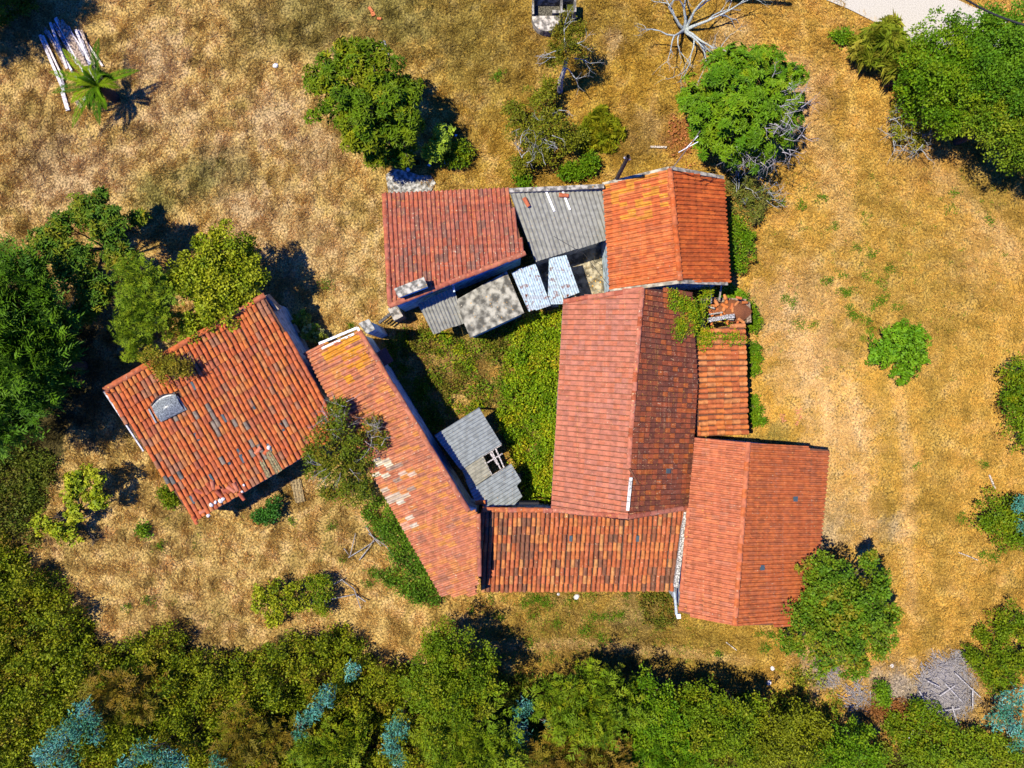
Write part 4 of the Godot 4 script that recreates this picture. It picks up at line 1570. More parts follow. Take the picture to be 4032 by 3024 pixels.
var leafy := [Color(0.05, 0.115, 0.004), Color(0.085, 0.165, 0.005), Color(0.125, 0.19, 0.006), Color(0.20, 0.21, 0.008)]
var bright := [Color(0.045, 0.13, 0.005), Color(0.08, 0.185, 0.006), Color(0.115, 0.225, 0.008), Color(0.16, 0.23, 0.008)]
var citrus := [Color(0.10, 0.17, 0.008), Color(0.17, 0.24, 0.010), Color(0.25, 0.30, 0.015), Color(0.32, 0.34, 0.02)]
var lime := [Color(0.11, 0.20, 0.010), Color(0.15, 0.24, 0.012), Color(0.20, 0.26, 0.014)]
var pine := [Color(0.022, 0.075, 0.006), Color(0.04, 0.11, 0.008), Color(0.06, 0.14, 0.010)]
var thorn := [Color(0.13, 0.15, 0.010), Color(0.18, 0.20, 0.012), Color(0.11, 0.10, 0.012), Color(0.20, 0.15, 0.02)]
var bluegum := [Color(0.035, 0.13, 0.04), Color(0.05, 0.19, 0.12), Color(0.09, 0.30, 0.23), Color(0.20, 0.42, 0.36)]
var acacia := [Color(0.06, 0.125, 0.005), Color(0.10, 0.18, 0.007), Color(0.14, 0.21, 0.008), Color(0.19, 0.20, 0.010)]
var ochre_leaf := [Color(0.20, 0.15, 0.02), Color(0.14, 0.16, 0.012), Color(0.09, 0.12, 0.01), Color(0.24, 0.13, 0.025)]


func trees_north() -> void:
	tree("leafy_tree", "dense irregular broadleaf tree north of the red-tiled building, long whorled leaves", "tree", Vector2(1545, 540),
		[[1395, 215, 0.95, 4.0], [1310, 275, 0.8, 3.6], [1470, 300, 1.25, 4.2], [1355, 400, 1.4, 4.0], [1540, 400, 1.25, 4.0], [1620, 350, 0.6, 3.4], [1440, 520, 1.25, 3.6], [1570, 520, 1.15, 3.2], [1480, 605, 0.8, 2.4], [1590, 600, 0.75, 2.2], [1245, 320, 0.5, 3.2]], "rosette", leafy, 1.25, 1.0, 0.16)
	tree("sapling", "pale round-leaved sapling on the shaded side of the dense broadleaf tree", "sapling", Vector2(1745, 610),
		[[1725, 570, 0.55, 1.5], [1745, 530, 0.4, 1.7], [1700, 590, 0.35, 1.2]], "broad", [Color(0.16, 0.27, 0.02), Color(0.24, 0.36, 0.04)], 0.8, 1.2, 0.04)
	tree("bush", "low dark bush between the pale sapling and the white pot", "bush", Vector2(1800, 600), [[1800, 585, 0.55, 0.6], [1830, 620, 0.35, 0.4], [1770, 630, 0.35, 0.5]], "small", leafy, 0.7, 1.0, 0.03)
	var t := tree("round_tree", "big round glossy-leaved tree beyond the orange roof, bare grey twigs on its right", "tree", Vector2(2872, 532),
		[[2890, 320, 1.5, 4.0], [2775, 420, 1.25, 3.5], [3040, 360, 1.25, 3.8], [2920, 470, 1.6, 4.1], [3060, 500, 1.0, 3.0], [2800, 560, 0.95, 2.8], [2940, 590, 0.95, 2.6], [2715, 390, 0.6, 2.6], [2990, 250, 0.9, 3.4], [2850, 235, 0.7, 3.0], [3110, 300, 0.7, 3.2]], "rosette", bright, 1.0, 1.0, 0.18)
	var twigs := []
	for k in 30:
		twigs.append([2990 + rng.randf() * 170, 320 + rng.randf() * 280, 4.2 + rng.randf() * 0.7, 0.6, 0.3 + jit(0.4), jit(0.8)])
	for k in 16:
		twigs.append([2850 + rng.randf() * 260, 560 + rng.randf() * 80, 2.9 + rng.randf(), jit(0.7), 0.3, 0.7])
	dead_wood(t, twigs, 0.55, 0.024, 2, Color(0.46, 0.43, 0.42))
	# lichen-grey dead tree at the top
	t = bare("dead_tree", "leafless lichen-grey tree at the top edge casting branched shadows", "dead tree", Vector2(2695, 118), [[-0.7, 0.9, 0.45, 1.7], [0.75, 0.8, 0.1, 1.9], [-0.1, 0.8, 0.8, 1.8], [-0.3, 1.0, -0.3, 1.7], [0.45, 0.8, 0.6, 1.8], [-0.9, 0.8, 0.05, 1.7], [0.5, 1.0, -0.3, 1.7]], 0.105, 4, Color(0.52, 0.57, 0.52))
	# half-dead tree with leaning trunk
	var base := gp(2205, 362)
	t = thing("half_dead_tree", "scraggly half-dead tree with white leaning trunk below the wash tank", "tree", base)
	var st := st_new(false)
	var trunk := [Vector3(0, -0.1, 0), gp(2207, 315, 1.0) - base, gp(2222, 275, 1.9) - base, gp(2232, 225, 2.7) - base, gp(2226, 165, 3.6) - base]
	tube(st, trunk, [0.15, 0.13, 0.11, 0.08, 0.04], 8)
	obj("trunk", done(st), mat(0.58, 0.56, 0.53, "bark", 1.2), t)
	dead_wood(t, [[2230, 232, 2.5, -0.8, 0.2, -0.3], [2225, 190, 3.2, -0.8, 0.1, 0.1], [2232, 180, 3.2, 0.9, 0.2, -0.1], [2262, 230, 2.2, 0.8, 0.2, 0.4], [2225, 262, 2.0, 0.7, 0.1, 0.5], [2222, 170, 3.4, -0.2, 0.4, -0.8]], 0.8, 0.035, 2, Color(0.48, 0.50, 0.47))
	var xfs := []
	var cols := []
	for l in [[2235, 100, 0.5, 3.4], [2270, 120, 0.4, 3.3], [2200, 130, 0.35, 3.2], [2245, 175, 0.45, 3.4], [2190, 200, 0.4, 3.0], [2290, 190, 0.4, 2.8], [2170, 235, 0.3, 2.4], [2215, 215, 0.3, 3.0]]:
		clumpy(xfs, cols, [gp(l[0], l[1], l[3]), l[2], l[2] * 0.7], ochre_leaf, 0.35, 0.9, "small")
	foliage("crown", "small", xfs, cols, t)
	# thorny shrubs north of the grey shed
	t = tree("shrub", "large straggling yellow-green shrub with dead grey twigs north of the grey shed", "shrub", Vector2(2150, 570),
		[[2130, 420, 0.9, 1.7], [2060, 520, 0.8, 1.5], [2190, 510, 0.9, 1.6], [2120, 600, 0.8, 1.3], [2230, 570, 0.6, 1.2], [2030, 430, 0.5, 1.2], [2060, 640, 0.5, 0.9], [2160, 350, 0.45, 1.4], [2280, 540, 0.45, 0.9]], "small", [Color(0.11, 0.13, 0.01), Color(0.16, 0.18, 0.012), Color(0.09, 0.13, 0.01), Color(0.20, 0.15, 0.02)], 0.7, 1.0, 0.06)
	twigs = []
	for k in 14:
		twigs.append([2050 + rng.randf() * 110, 540 + rng.randf() * 110, 1.3 + rng.randf() * 0.6, jit(0.8), 0.3, jit(0.8)])
	for k in 7:
		twigs.append([2020 + rng.randf() * 230, 400 + rng.randf() * 200, 1.6 + rng.randf() * 0.5, jit(0.8), 0.3, jit(0.8)])
	dead_wood(t, twigs, 0.5, 0.022, 2, Color(0.46, 0.47, 0.46))
	var kd := [Color(0.13, 0.20, 0.012), Color(0.22, 0.25, 0.015), Color(0.30, 0.27, 0.02)]
	tree("strap_plant", "clump of yellow-green strap-leaved plants beside the straggling shrub", "plant", Vector2(2362, 520), [[2345, 500, 0.55, 0.35, 0.2], [2395, 510, 0.5, 0.3, 0.2], [2330, 560, 0.45, 0.3, 0.2], [2385, 560, 0.4, 0.25, 0.2], [2360, 455, 0.35, 0.3, 0.2]], "strap", kd, 0.35, 0.9, 0.02)
	tree("bush", "small deep-green bush between the strap-leaved plants and the grey shed roof", "bush", Vector2(2312, 655), [[2312, 650, 0.55, 0.5], [2275, 680, 0.35, 0.4], [2330, 630, 0.4, 0.5]], "small", bright, 0.7, 1.0, 0.03)
	tree("bush", "small green bush nearest the parapet, left of the wooden pole", "bush", Vector2(2232, 690), [[2230, 688, 0.4, 0.4], [2245, 660, 0.25, 0.4]], "small", bright, 0.7, 1.0, 0.03)
	tree("bush", "small creeping bush at the west end of the parapet, touching the grey shed", "bush", Vector2(2062, 705), [[2050, 690, 0.3, 0.4], [2068, 725, 0.25, 0.3]], "small", bright, 0.6, 0.9, 0.03)
	# beyond the top left corner, only its shade falls into the picture
	tree("pine_tree", "dark pine past the top left corner whose shade covers the grass", "tree", gp_px(-29.0, -21.0), [[-700, -520, 2.2, 8.2], [-560, -420, 1.8, 7.6], [-560, -640, 1.9, 7.6], [-420, -560, 1.6, 6.6], [-700, -300, 1.6, 7.4], [-800, -700, 2.0, 8.0]], "feather", pine, 0.9, 1.5, 0.25)
	tree("bush", "dark bush in the shade at the very top left corner", "bush", Vector2(60, 20), [[50, 10, 0.8, 0.9], [110, 0, 0.6, 0.8], [10, 60, 0.6, 0.7]], "small", pine, 0.6, 1.0, 0.05)


func gp_px(x: float, z: float) -> Vector2:
	return Vector2(2016.0 + x / (UNIT * CAM_H), 1512.0 + z / (UNIT * CAM_H))


func trees_west() -> void:
	tree("loquat_tree", "open-crowned tree with long dark leaves, straw showing through, upper left of the west roof", "tree", Vector2(470, 985),
		[[340, 830, 0.95, 3.4], [200, 955, 1.0, 3.4], [430, 890, 1.1, 3.7], [290, 1040, 1.25, 3.7], [470, 1010, 0.9, 3.4], [130, 1060, 0.8, 3.2], [380, 1150, 1.0, 3.3], [545, 860, 0.5, 2.8], [250, 880, 0.7, 3.2], [330, 1230, 0.7, 2.8], [400, 770, 0.4, 3.0]], "rosette", [Color(0.05, 0.125, 0.012), Color(0.07, 0.16, 0.014), Color(0.13, 0.18, 0.012), Color(0.22, 0.20, 0.02)], 1.25, 0.95, 0.07, "", Color(0.12, 0.09, 0.06), true)
	tree("feathery_tree", "soft feathery green tree between the open-crowned tree and the bright citrus", "tree", Vector2(640, 1235),
		[[545, 1080, 0.85, 4.2], [570, 1190, 0.95, 4.4], [520, 1290, 0.8, 4.0], [620, 1120, 0.6, 3.8], [690, 1290, 0.5, 3.2], [560, 1370, 0.6, 3.3], [600, 1240, 0.8, 4.3]], "feather", lime, 1.7, 0.8, 0.12)
	tree("citrus_tree", "rounded bright yellow-green citrus tree at the top corner of the west roof", "tree", Vector2(900, 1130),
		[[870, 1000, 1.3, 3.6], [950, 1090, 1.1, 3.4], [770, 1110, 1.1, 3.5], [870, 1200, 1.15, 3.4], [945, 1200, 0.75, 3.3], [770, 1290, 0.75, 3.3], [690, 1100, 0.7, 3.2], [960, 990, 0.6, 3.2], [850, 1100, 1.1, 3.6]], "broad", citrus, 1.9, 0.95, 0.14)
	tree("ochre_bush_tree", "small ochre-green tree top overhanging the west roof's upper edge", "tree", Vector2(690, 1380),
		[[600, 1410, 0.5, 4.3], [680, 1430, 0.55, 4.3], [735, 1450, 0.35, 4.1], [640, 1470, 0.3, 4.1]], "small", [Color(0.16, 0.15, 0.015), Color(0.22, 0.18, 0.02), Color(0.14, 0.17, 0.012)], 0.7, 0.9, 0.08)
	tree("pine_tree", "large dark feathery pine filling the left edge", "tree", Vector2(330, 1440),
		[[40, 1150, 1.8, 4.9], [150, 1290, 1.35, 4.7], [40, 1400, 1.9, 5.4], [170, 1470, 1.15, 4.4], [60, 1640, 1.2, 4.0], [-110, 1300, 2.3, 5.6], [-90, 1550, 2.0, 5.0], [190, 1370, 0.9, 4.4], [130, 1590, 0.7, 3.6]], "feather", [Color(0.03, 0.09, 0.006), Color(0.055, 0.14, 0.008), Color(0.085, 0.18, 0.010)], 0.75, 1.5, 0.2)
	tree("shrub", "yellow-green spindly shrub with bare stems below the left pine, west of the tiled roof", "shrub", Vector2(345, 2010),
		[[365, 1890, 0.75, 1.9], [310, 1940, 0.7, 1.8], [385, 1975, 0.5, 1.6], [290, 1900, 0.5, 1.7], [165, 2055, 0.5, 1.2], [270, 2095, 0.55, 1.1], [300, 2020, 0.5, 1.2], [215, 2080, 0.35, 1.0]], "broad", citrus, 0.6, 0.95, 0.06)
	dead_wood(thing("fallen_twigs", "bare dark twigs spread round the spindly shrub's foot", "twigs", gp(330, 2050)), [[330, 2040, 0.1, 0.8, 0.3, -0.2], [320, 2030, 0.2, -0.5, 0.6, 0.4], [300, 2050, 0.1, -0.8, 0.4, 0.1], [340, 2060, 0.1, 0.6, 0.3, 0.6]], 0.9, 0.025, 2, Color(0.22, 0.19, 0.16))
	var t := tree("tangled_tree", "tangled dark tree with dead grey twigs between the west roof and the long wing", "tree", Vector2(1395, 1815),
		[[1335, 1655, 0.7, 4.0], [1280, 1730, 0.8, 4.0], [1395, 1760, 0.75, 3.9], [1340, 1840, 0.95, 3.5], [1420, 1880, 0.8, 3.0], [1265, 1840, 0.55, 3.1], [1335, 1600, 0.4, 3.9], [1470, 1670, 0.3, 3.9], [1500, 1735, 0.28, 3.7], [1310, 1930, 0.65, 2.4], [1400, 1940, 0.6, 2.2], [1230, 1790, 0.35, 3.2]], "small", [Color(0.06, 0.11, 0.008), Color(0.09, 0.14, 0.010), Color(0.13, 0.15, 0.012), Color(0.19, 0.14, 0.02)], 0.75, 0.95, 0.12)
	var tw := []
	for k in 13:
		tw.append([1250 + rng.randf() * 120, 1580 + rng.randf() * 110, 3.9 + rng.randf() * 0.5, jit(0.8), 0.35, jit(0.8)])
	for k in 11:
		tw.append([1430 + rng.randf() * 80, 1650 + rng.randf() * 120, 3.9 + rng.randf() * 0.4, jit(0.7), 0.4, jit(0.7)])
	for k in 6:
		tw.append([1250 + rng.randf() * 150, 1760 + rng.randf() * 120, 4.0, jit(0.7), 0.4, jit(0.7)])
	dead_wood(t, tw, 0.5, 0.018, 2, Color(0.45, 0.42, 0.38))
	tree("bush", "deep-green bush on the grass below the west roof, beside the ground sheet", "bush", Vector2(1072, 2010), [[1075, 1995, 0.55, 0.5], [1025, 2035, 0.3, 0.3], [1060, 2030, 0.4, 0.4]], "broad", [Color(0.03, 0.12, 0.02), Color(0.05, 0.16, 0.02)], 0.6, 0.8, 0.03)
	tree("bush", "small round bush alone on the straw at lower left", "bush", Vector2(566, 2092), [[565, 2090, 0.28, 0.25]], "small", bright, 0.8, 0.9, 0.02)
	tree("bush", "small dark bush against the west roof's left edge", "bush", Vector2(655, 1955), [[655, 1945, 0.35, 0.4], [675, 1975, 0.3, 0.3]], "small", leafy, 0.7, 0.9, 0.02)
	tree("bush", "leafy bush with white blooms in the shade between the west roof and the white flashing", "bush", Vector2(1200, 1330), [[1205, 1310, 0.5, 0.7], [1240, 1325, 0.4, 0.6], [1195, 1260, 0.35, 0.6]], "broad", [Color(0.10, 0.20, 0.015), Color(0.2, 0.22, 0.03), Color(0.35, 0.36, 0.2)], 0.6, 0.9, 0.03)
	tree("shrub", "yellow-leaved shrub on the straw below the long wing, left of the dead branches", "shrub", Vector2(1110, 2360),
		[[1060, 2320, 0.6, 1.0], [1110, 2370, 0.65, 1.0], [1030, 2370, 0.4, 0.8], [1180, 2380, 0.45, 0.8], [1080, 2430, 0.4, 0.6], [1150, 2310, 0.35, 0.9]], "broad", citrus, 0.55, 0.85, 0.05)
	tree("shrub", "darker green shrub just right of the yellow-leaved shrub", "shrub", Vector2(1265, 2355), [[1260, 2330, 0.5, 0.9], [1270, 2385, 0.4, 0.7], [1235, 2300, 0.3, 0.8], [1280, 2290, 0.3, 0.8]], "small", acacia, 0.6, 0.9, 0.05)


func trees_east() -> void:
	tree("bush_tree", "broad bright-green tree at the lane, western one of the top right group", "tree", Vector2(3480, 330),
		[[3660, 240, 1.4, 3.0], [3780, 175, 1.5, 3.4], [3690, 350, 1.5, 3.4], [3590, 310, 0.9, 2.2], [3790, 300, 1.5, 3.8], [3600, 400, 0.8, 1.9], [3740, 460, 1.1, 2.8]], "small", bright, 1.0, 1.15, 0.14)
	tree("bush_tree", "tallest bright-green tree at the top right edge, beside the lane", "tree", Vector2(3740, 380),
		[[3910, 140, 1.3, 3.6], [4010, 210, 1.7, 3.9], [3880, 300, 1.6, 4.1], [4010, 370, 1.7, 4.2], [4120, 280, 1.9, 4.2], [4100, 120, 1.4, 3.8]], "small", [Color(0.05, 0.15, 0.008), Color(0.08, 0.19, 0.010), Color(0.11, 0.22, 0.012)], 1.0, 1.15, 0.16)
	tree("bush_tree", "southern tree of the top right group with yellowish tips, shading the straw below", "tree", Vector2(3760, 560),
		[[3830, 450, 1.2, 3.4], [3930, 500, 1.4, 3.7], [4030, 540, 1.4, 3.7], [3890, 420, 1.2, 3.8], [3980, 620, 0.7, 2.4], [4100, 620, 1.2, 3.4], [3800, 410, 0.9, 3.2]], "small", [Color(0.07, 0.16, 0.010), Color(0.12, 0.21, 0.012), Color(0.20, 0.25, 0.015)], 1.0, 1.1, 0.14)
	var t := tree("dry_shrub", "half-dry shrub of bare grey branches with few green sprigs, below the lane trees", "shrub", Vector2(3545, 545),
		[[3600, 460, 0.6, 1.2], [3640, 500, 0.5, 1.0], [3560, 430, 0.5, 1.1], [3540, 520, 0.4, 0.8], [3600, 560, 0.4, 0.7]], "small", [Color(0.14, 0.19, 0.012), Color(0.2, 0.2, 0.015), Color(0.26, 0.17, 0.03)], 0.4, 0.9, 0.05)
	var tw := []
	for k in 30:
		tw.append([3500 + rng.randf() * 140, 470 + rng.randf() * 120, 0.5 + rng.randf() * 0.5, jit(0.8), 0.3, jit(0.7) + 0.2])
	dead_wood(t, tw, 0.6, 0.028, 2, Color(0.46, 0.47, 0.42))
	tree("cane_clump", "tall arching cane grass at the lane's edge, left of the top right trees", "cane", Vector2(3460, 200), [[3470, 150, 0.6, 1.6], [3520, 180, 0.6, 1.7], [3430, 210, 0.5, 1.2], [3530, 250, 0.5, 1.5], [3400, 190, 0.4, 0.8], [3500, 110, 0.4, 1.5]], "strap", [Color(0.13, 0.22, 0.02), Color(0.2, 0.26, 0.025), Color(0.28, 0.26, 0.05)], 0.22, 1.3, 0.03)
	tree("weed", "small green weed clump left of the cane grass", "weed", Vector2(3310, 140), [[3310, 135, 0.35, 0.3], [3325, 155, 0.25, 0.2]], "small", bright, 0.5, 0.9, 0.02)
	tree("round_bush", "lone rounded light-green bush on the open straw, right of the farmhouse", "bush", Vector2(3500, 1395),
		[[3550, 1375, 1.2, 1.15, 1.1], [3500, 1350, 0.8, 1.1, 0.8], [3600, 1330, 0.85, 1.15, 0.85], [3460, 1390, 0.6, 0.7], [3560, 1400, 0.85, 0.9, 0.8], [3545, 1460, 0.6, 0.6], [3620, 1400, 0.6, 0.7], [3550, 1290, 0.45, 0.8]], "broad", [Color(0.05, 0.15, 0.006), Color(0.09, 0.22, 0.008), Color(0.13, 0.26, 0.010)], 0.9, 0.8, 0.07)
	tree("edge_bush", "dark-green bush cut by the right edge, level with the farmhouse roof", "bush", Vector2(3960, 1560),
		[[4010, 1470, 0.8, 1.2], [4030, 1590, 1.1, 1.3], [4030, 1700, 0.8, 1.0], [4100, 1560, 1.3, 1.5], [3980, 1560, 0.6, 0.9]], "small", leafy, 1.0, 1.0, 0.08)
	tree("edge_bush", "green bush at the right edge beside a bluish gum shoot", "bush", Vector2(3900, 2010),
		[[3930, 2020, 0.85, 1.0], [4000, 2010, 0.7, 1.0], [3900, 2070, 0.6, 0.8], [3990, 2110, 0.8, 0.9], [4060, 2080, 0.9, 1.1]], "small", leafy, 1.0, 1.0, 0.07)
	gum("bluish gum shoot beside the green bush at the right edge", [[4015, 1990, 0.55, 2.0], [4030, 2070, 0.45, 1.7]], Vector2(3975, 1990))
	tree("fig_tree", "leafy tree leaning over the south-east corner of the coral-tiled building", "tree", Vector2(3230, 2350),
		[[3285, 2300, 1.35, 3.8], [3170, 2420, 1.1, 3.4], [3395, 2390, 1.35, 3.9], [3300, 2490, 1.35, 3.7], [3440, 2270, 0.7, 3.2], [3450, 2520, 0.9, 3.0], [3110, 2530, 0.65, 2.5], [3240, 2600, 0.7, 2.2], [3370, 2620, 0.7, 2.0], [3060, 2390, 0.3, 3.0], [3500, 2420, 0.5, 3.0], [3420, 2200, 0.4, 3.0]], "broad", [Color(0.05, 0.13, 0.008), Color(0.085, 0.18, 0.010), Color(0.12, 0.19, 0.012), Color(0.22, 0.19, 0.02)], 1.2, 0.95, 0.14)
	tree("hedge_shrub", "dense green shrub against the orange roof's east eave", "shrub", Vector2(2880, 960),
		[[2905, 900, 0.55, 0.9], [2915, 980, 0.6, 1.0], [2900, 1040, 0.45, 0.8], [2935, 940, 0.4, 0.8]], "small", bright, 0.8, 0.9, 0.05)
	t = tree("grey_shrub", "greyish half-bare shrub between the round glossy tree and the orange roof", "shrub", Vector2(2930, 780),
		[[2920, 790, 0.55, 0.9], [2960, 840, 0.5, 0.8], [2990, 770, 0.5, 0.9], [2900, 720, 0.5, 0.8], [2950, 700, 0.4, 0.8]], "small", [Color(0.12, 0.12, 0.04), Color(0.10, 0.14, 0.02), Color(0.17, 0.14, 0.06)], 0.4, 0.9, 0.04)
	tw = []
	for k in 22:
		tw.append([2900 + rng.randf() * 190, 690 + rng.randf() * 110, 0.5 + rng.randf() * 0.7, jit(0.8), 0.4, jit(0.8)])
	dead_wood(t, tw, 0.6, 0.025, 2, Color(0.40, 0.41, 0.38))
	tree("bush", "green bush at the fallen north end of the lean-to", "bush", Vector2(2870, 1145), [[2880, 1145, 0.5, 0.6], [2905, 1165, 0.35, 0.5], [2850, 1160, 0.3, 0.6]], "broad", bright, 0.7, 0.8, 0.03)
	tree("bush", "green bush outside the lean-to's broken north-east corner", "bush", Vector2(2960, 1245), [[2960, 1240, 0.4, 0.5], [2975, 1280, 0.35, 0.4], [2945, 1210, 0.25, 0.4]], "small", bright, 0.7, 0.9, 0.03)
	tree("bush", "low green bush halfway along the lean-to's east eave", "bush", Vector2(2965, 1400), [[2960, 1370, 0.3, 0.3], [2970, 1410, 0.35, 0.3], [2960, 1450, 0.3, 0.25]], "small", bright, 0.5, 0.9, 0.03)
	tree("bush", "low green bush near the lean-to's south-east corner", "bush", Vector2(2975, 1630), [[2970, 1620, 0.4, 0.3], [2990, 1650, 0.3, 0.25], [2960, 1580, 0.2, 0.2]], "small", bright, 0.6, 0.9, 0.03)
	tree("bush", "low green bush at the right edge above the brushwood heap", "bush", Vector2(3960, 2470), [[3980, 2430, 0.8, 0.7], [3920, 2490, 0.7, 0.6], [4040, 2480, 0.8, 0.8], [3860, 2500, 0.4, 0.4]], "small", acacia, 0.7, 1.0, 0.05)
	tree("bush", "dense green bush right of the brushwood heap", "bush", Vector2(3880, 2590), [[3890, 2600, 0.8, 0.9], [3960, 2620, 0.9, 1.0], [3830, 2580, 0.5, 0.6], [3920, 2680, 0.6, 0.8], [4020, 2600, 0.8, 1.0]], "small", acacia, 0.9, 1.0, 0.06)


func gum(label: String, lobes: Array, base: Vector2) -> void:
	tree("gum_sapling", label, "sapling", base, lobes, "euca", bluegum, 0.36, 0.95, 0.04, "", Color(0.25, 0.2, 0.16), true)


func southern_thicket() -> void:
	var yg := [Color(0.10, 0.14, 0.008), Color(0.15, 0.19, 0.010), Color(0.19, 0.22, 0.012)]
	var red := [Color(0.10, 0.12, 0.010), Color(0.17, 0.11, 0.02), Color(0.13, 0.14, 0.012)]
	# trees of the belt, from left to right
	tree("acacia_tree", "bright feathery tree jutting north from the southern belt, below the long wing", "tree", Vector2(1775, 2530),
		[[1790, 2560, 1.3, 3.4], [1700, 2640, 1.3, 3.6], [1850, 2680, 1.3, 3.7], [1760, 2760, 1.4, 3.8], [1650, 2740, 0.9, 3.0], [1900, 2600, 0.8, 2.8], [1720, 2520, 0.7, 2.4]], "small", acacia, 0.95, 1.05, 0.12)
	tree("acacia_tree", "dark-centred feathery tree at the lower edge, right of the jutting feathery tree", "tree", Vector2(1890, 2800),
		[[1880, 2880, 1.4, 3.8], [1780, 2930, 1.2, 3.4], [1960, 2960, 1.2, 3.4], [1850, 3010, 1.3, 3.6]], "feather", acacia, 0.8, 1.1, 0.12)
	tree("acacia_tree", "spreading bright tree in the middle of the southern belt, below the south wing", "tree", Vector2(2290, 2640),
		[[2300, 2760, 1.3, 3.6], [2200, 2740, 1.0, 3.0], [2390, 2800, 1.2, 3.4], [2290, 2850, 1.2, 3.6], [2420, 2740, 0.9, 2.8], [2340, 2690, 0.8, 2.5]], "feather", acacia, 0.8, 1.1, 0.12)
	tree("acacia_tree", "russet-tinged feathery tree at the lower edge under the spreading bright tree", "tree", Vector2(2280, 2860),
		[[2270, 2960, 1.3, 3.2], [2390, 2980, 1.2, 3.2], [2170, 3000, 1.2, 3.0], [2320, 3050, 1.4, 3.4]], "feather", red, 0.75, 1.1, 0.12)
	tree("acacia_tree", "green feathery tree below the white gutter, with dark gaps on its left", "tree", Vector2(2560, 2660),
		[[2560, 2740, 1.1, 3.0], [2500, 2790, 0.9, 2.8], [2620, 2820, 1.1, 3.2], [2540, 2870, 1.0, 3.2], [2480, 2710, 0.6, 2.0]], "small", bright, 0.85, 1.1, 0.12)
	tree("acacia_tree", "low bright feathery tree at the lower edge, left of the tallest belt tree", "tree", Vector2(2600, 2890),
		[[2620, 2960, 1.2, 3.0], [2520, 3000, 1.1, 2.9], [2720, 3000, 1.2, 3.1]], "feather", bright, 0.8, 1.1, 0.12)
	tree("acacia_tree", "tallest bright tree of the southern belt, below the leafy corner tree", "tree", Vector2(2790, 2700),
		[[2750, 2760, 1.0, 3.0], [2860, 2830, 1.3, 3.6], [2780, 2870, 1.2, 3.6], [2950, 2800, 0.9, 2.8], [2720, 2730, 0.6, 2.2], [2910, 2920, 1.2, 3.4]], "small", acacia, 0.85, 1.1, 0.12)
	tree("acacia_tree", "yellowish tree at the lower edge, left of the dead-grey brushwood patch", "tree", Vector2(3020, 2800),
		[[3040, 2870, 1.2, 2.8], [3130, 2830, 0.9, 2.2], [3000, 2960, 1.2, 3.0], [3130, 2960, 1.2, 2.8], [3220, 2890, 0.9, 2.0]], "small", yg, 0.85, 1.05, 0.12)
	tree("acacia_tree", "green tree at the lower edge just left of the brushwood heap", "tree", Vector2(3330, 2860),
		[[3340, 2960, 1.1, 2.6], [3430, 2990, 1.0, 2.4], [3250, 3000, 1.1, 2.6], [3380, 2890, 0.7, 1.6]], "small", bright, 0.85, 1.05, 0.1)
	tree("broom_bush", "round dark-green bush overlapping the brushwood heap's lower left side", "bush", Vector2(3655, 2830), [[3640, 2830, 0.85, 0.9], [3600, 2900, 0.8, 0.8], [3700, 2870, 0.7, 0.8], [3610, 2790, 0.45, 0.7]], "small", leafy, 0.9, 1.0, 0.06)
	tree("broom_bush", "spreading green bush along the lower edge under the brushwood heap", "bush", Vector2(3750, 2910), [[3760, 2950, 1.0, 1.1], [3650, 2980, 1.0, 1.1], [3880, 2970, 1.0, 1.2], [3830, 2910, 0.6, 0.8], [3970, 2990, 1.0, 1.3]], "small", acacia, 0.9, 1.0, 0.06)
	tree("broom_bush", "small green bush between two grey brushwood patches", "bush", Vector2(3480, 2745), [[3480, 2740, 0.4, 0.5], [3475, 2710, 0.3, 0.4]], "small", bright, 0.8, 0.9, 0.03)
	tree("broom_bush", "small russet-edged bush above the brushwood's dead brown patch", "bush", Vector2(3540, 2880), [[3530, 2880, 0.6, 0.6], [3510, 2840, 0.4, 0.5]], "small", acacia, 0.7, 0.9, 0.03)
	gum("large silvery-blue gum sapling at the lower left corner", [[300, 2860, 0.75, 3.2], [220, 2920, 0.7, 3.2], [370, 2830, 0.5, 3.0], [180, 2980, 0.7, 3.0], [330, 2790, 0.4, 3.2], [270, 2990, 0.6, 3.0], [380, 2900, 0.35, 3.0]], Vector2(450, 2760))
	gum("pale gum sapling at the lower edge, second from the left", [[560, 2960, 0.6, 2.8], [640, 2990, 0.5, 2.8], [700, 3000, 0.45, 2.6], [510, 3010, 0.5, 2.8]], Vector2(700, 2870))
	gum("slim gum sapling at the lower edge right of two pale gums", [[855, 2985, 0.4, 2.6], [870, 3020, 0.4, 2.6]], Vector2(940, 2900))
	gum("gum sapling in the bramble below the yellow-leaved shrub", [[1280, 2755, 0.5, 2.8], [1240, 2800, 0.5, 2.7], [1200, 2830, 0.4, 2.6], [1290, 2720, 0.3, 2.9], [1180, 2890, 0.35, 2.4]], Vector2(1320, 2690))
	gum("smallest gum shoot, alone in the bramble under the dead branches", [[1388, 2635, 0.33, 2.2], [1380, 2660, 0.2, 2.0]], Vector2(1415, 2580))
	gum("gum sapling at the foot of the jutting feathery tree, toward the lower edge", [[1560, 2850, 0.45, 2.8], [1580, 2880, 0.4, 2.6], [1540, 2950, 0.45, 2.8], [1570, 3000, 0.4, 2.8], [1530, 2900, 0.35, 2.6]], Vector2(1600, 2780))
	gum("bluish gum sapling left of the spreading bright tree", [[2055, 2800, 0.4, 2.8], [2080, 2770, 0.35, 2.9], [2180, 2850, 0.45, 2.6], [2040, 2860, 0.45, 2.6], [2070, 2920, 0.45, 2.4], [2020, 2980, 0.5, 2.6]], Vector2(2050, 2720))
	gum("tiny pale gum tip at the upper edge of the belt, below the corner tree", [[2895, 2775, 0.28, 1.9]], Vector2(2860, 2720))
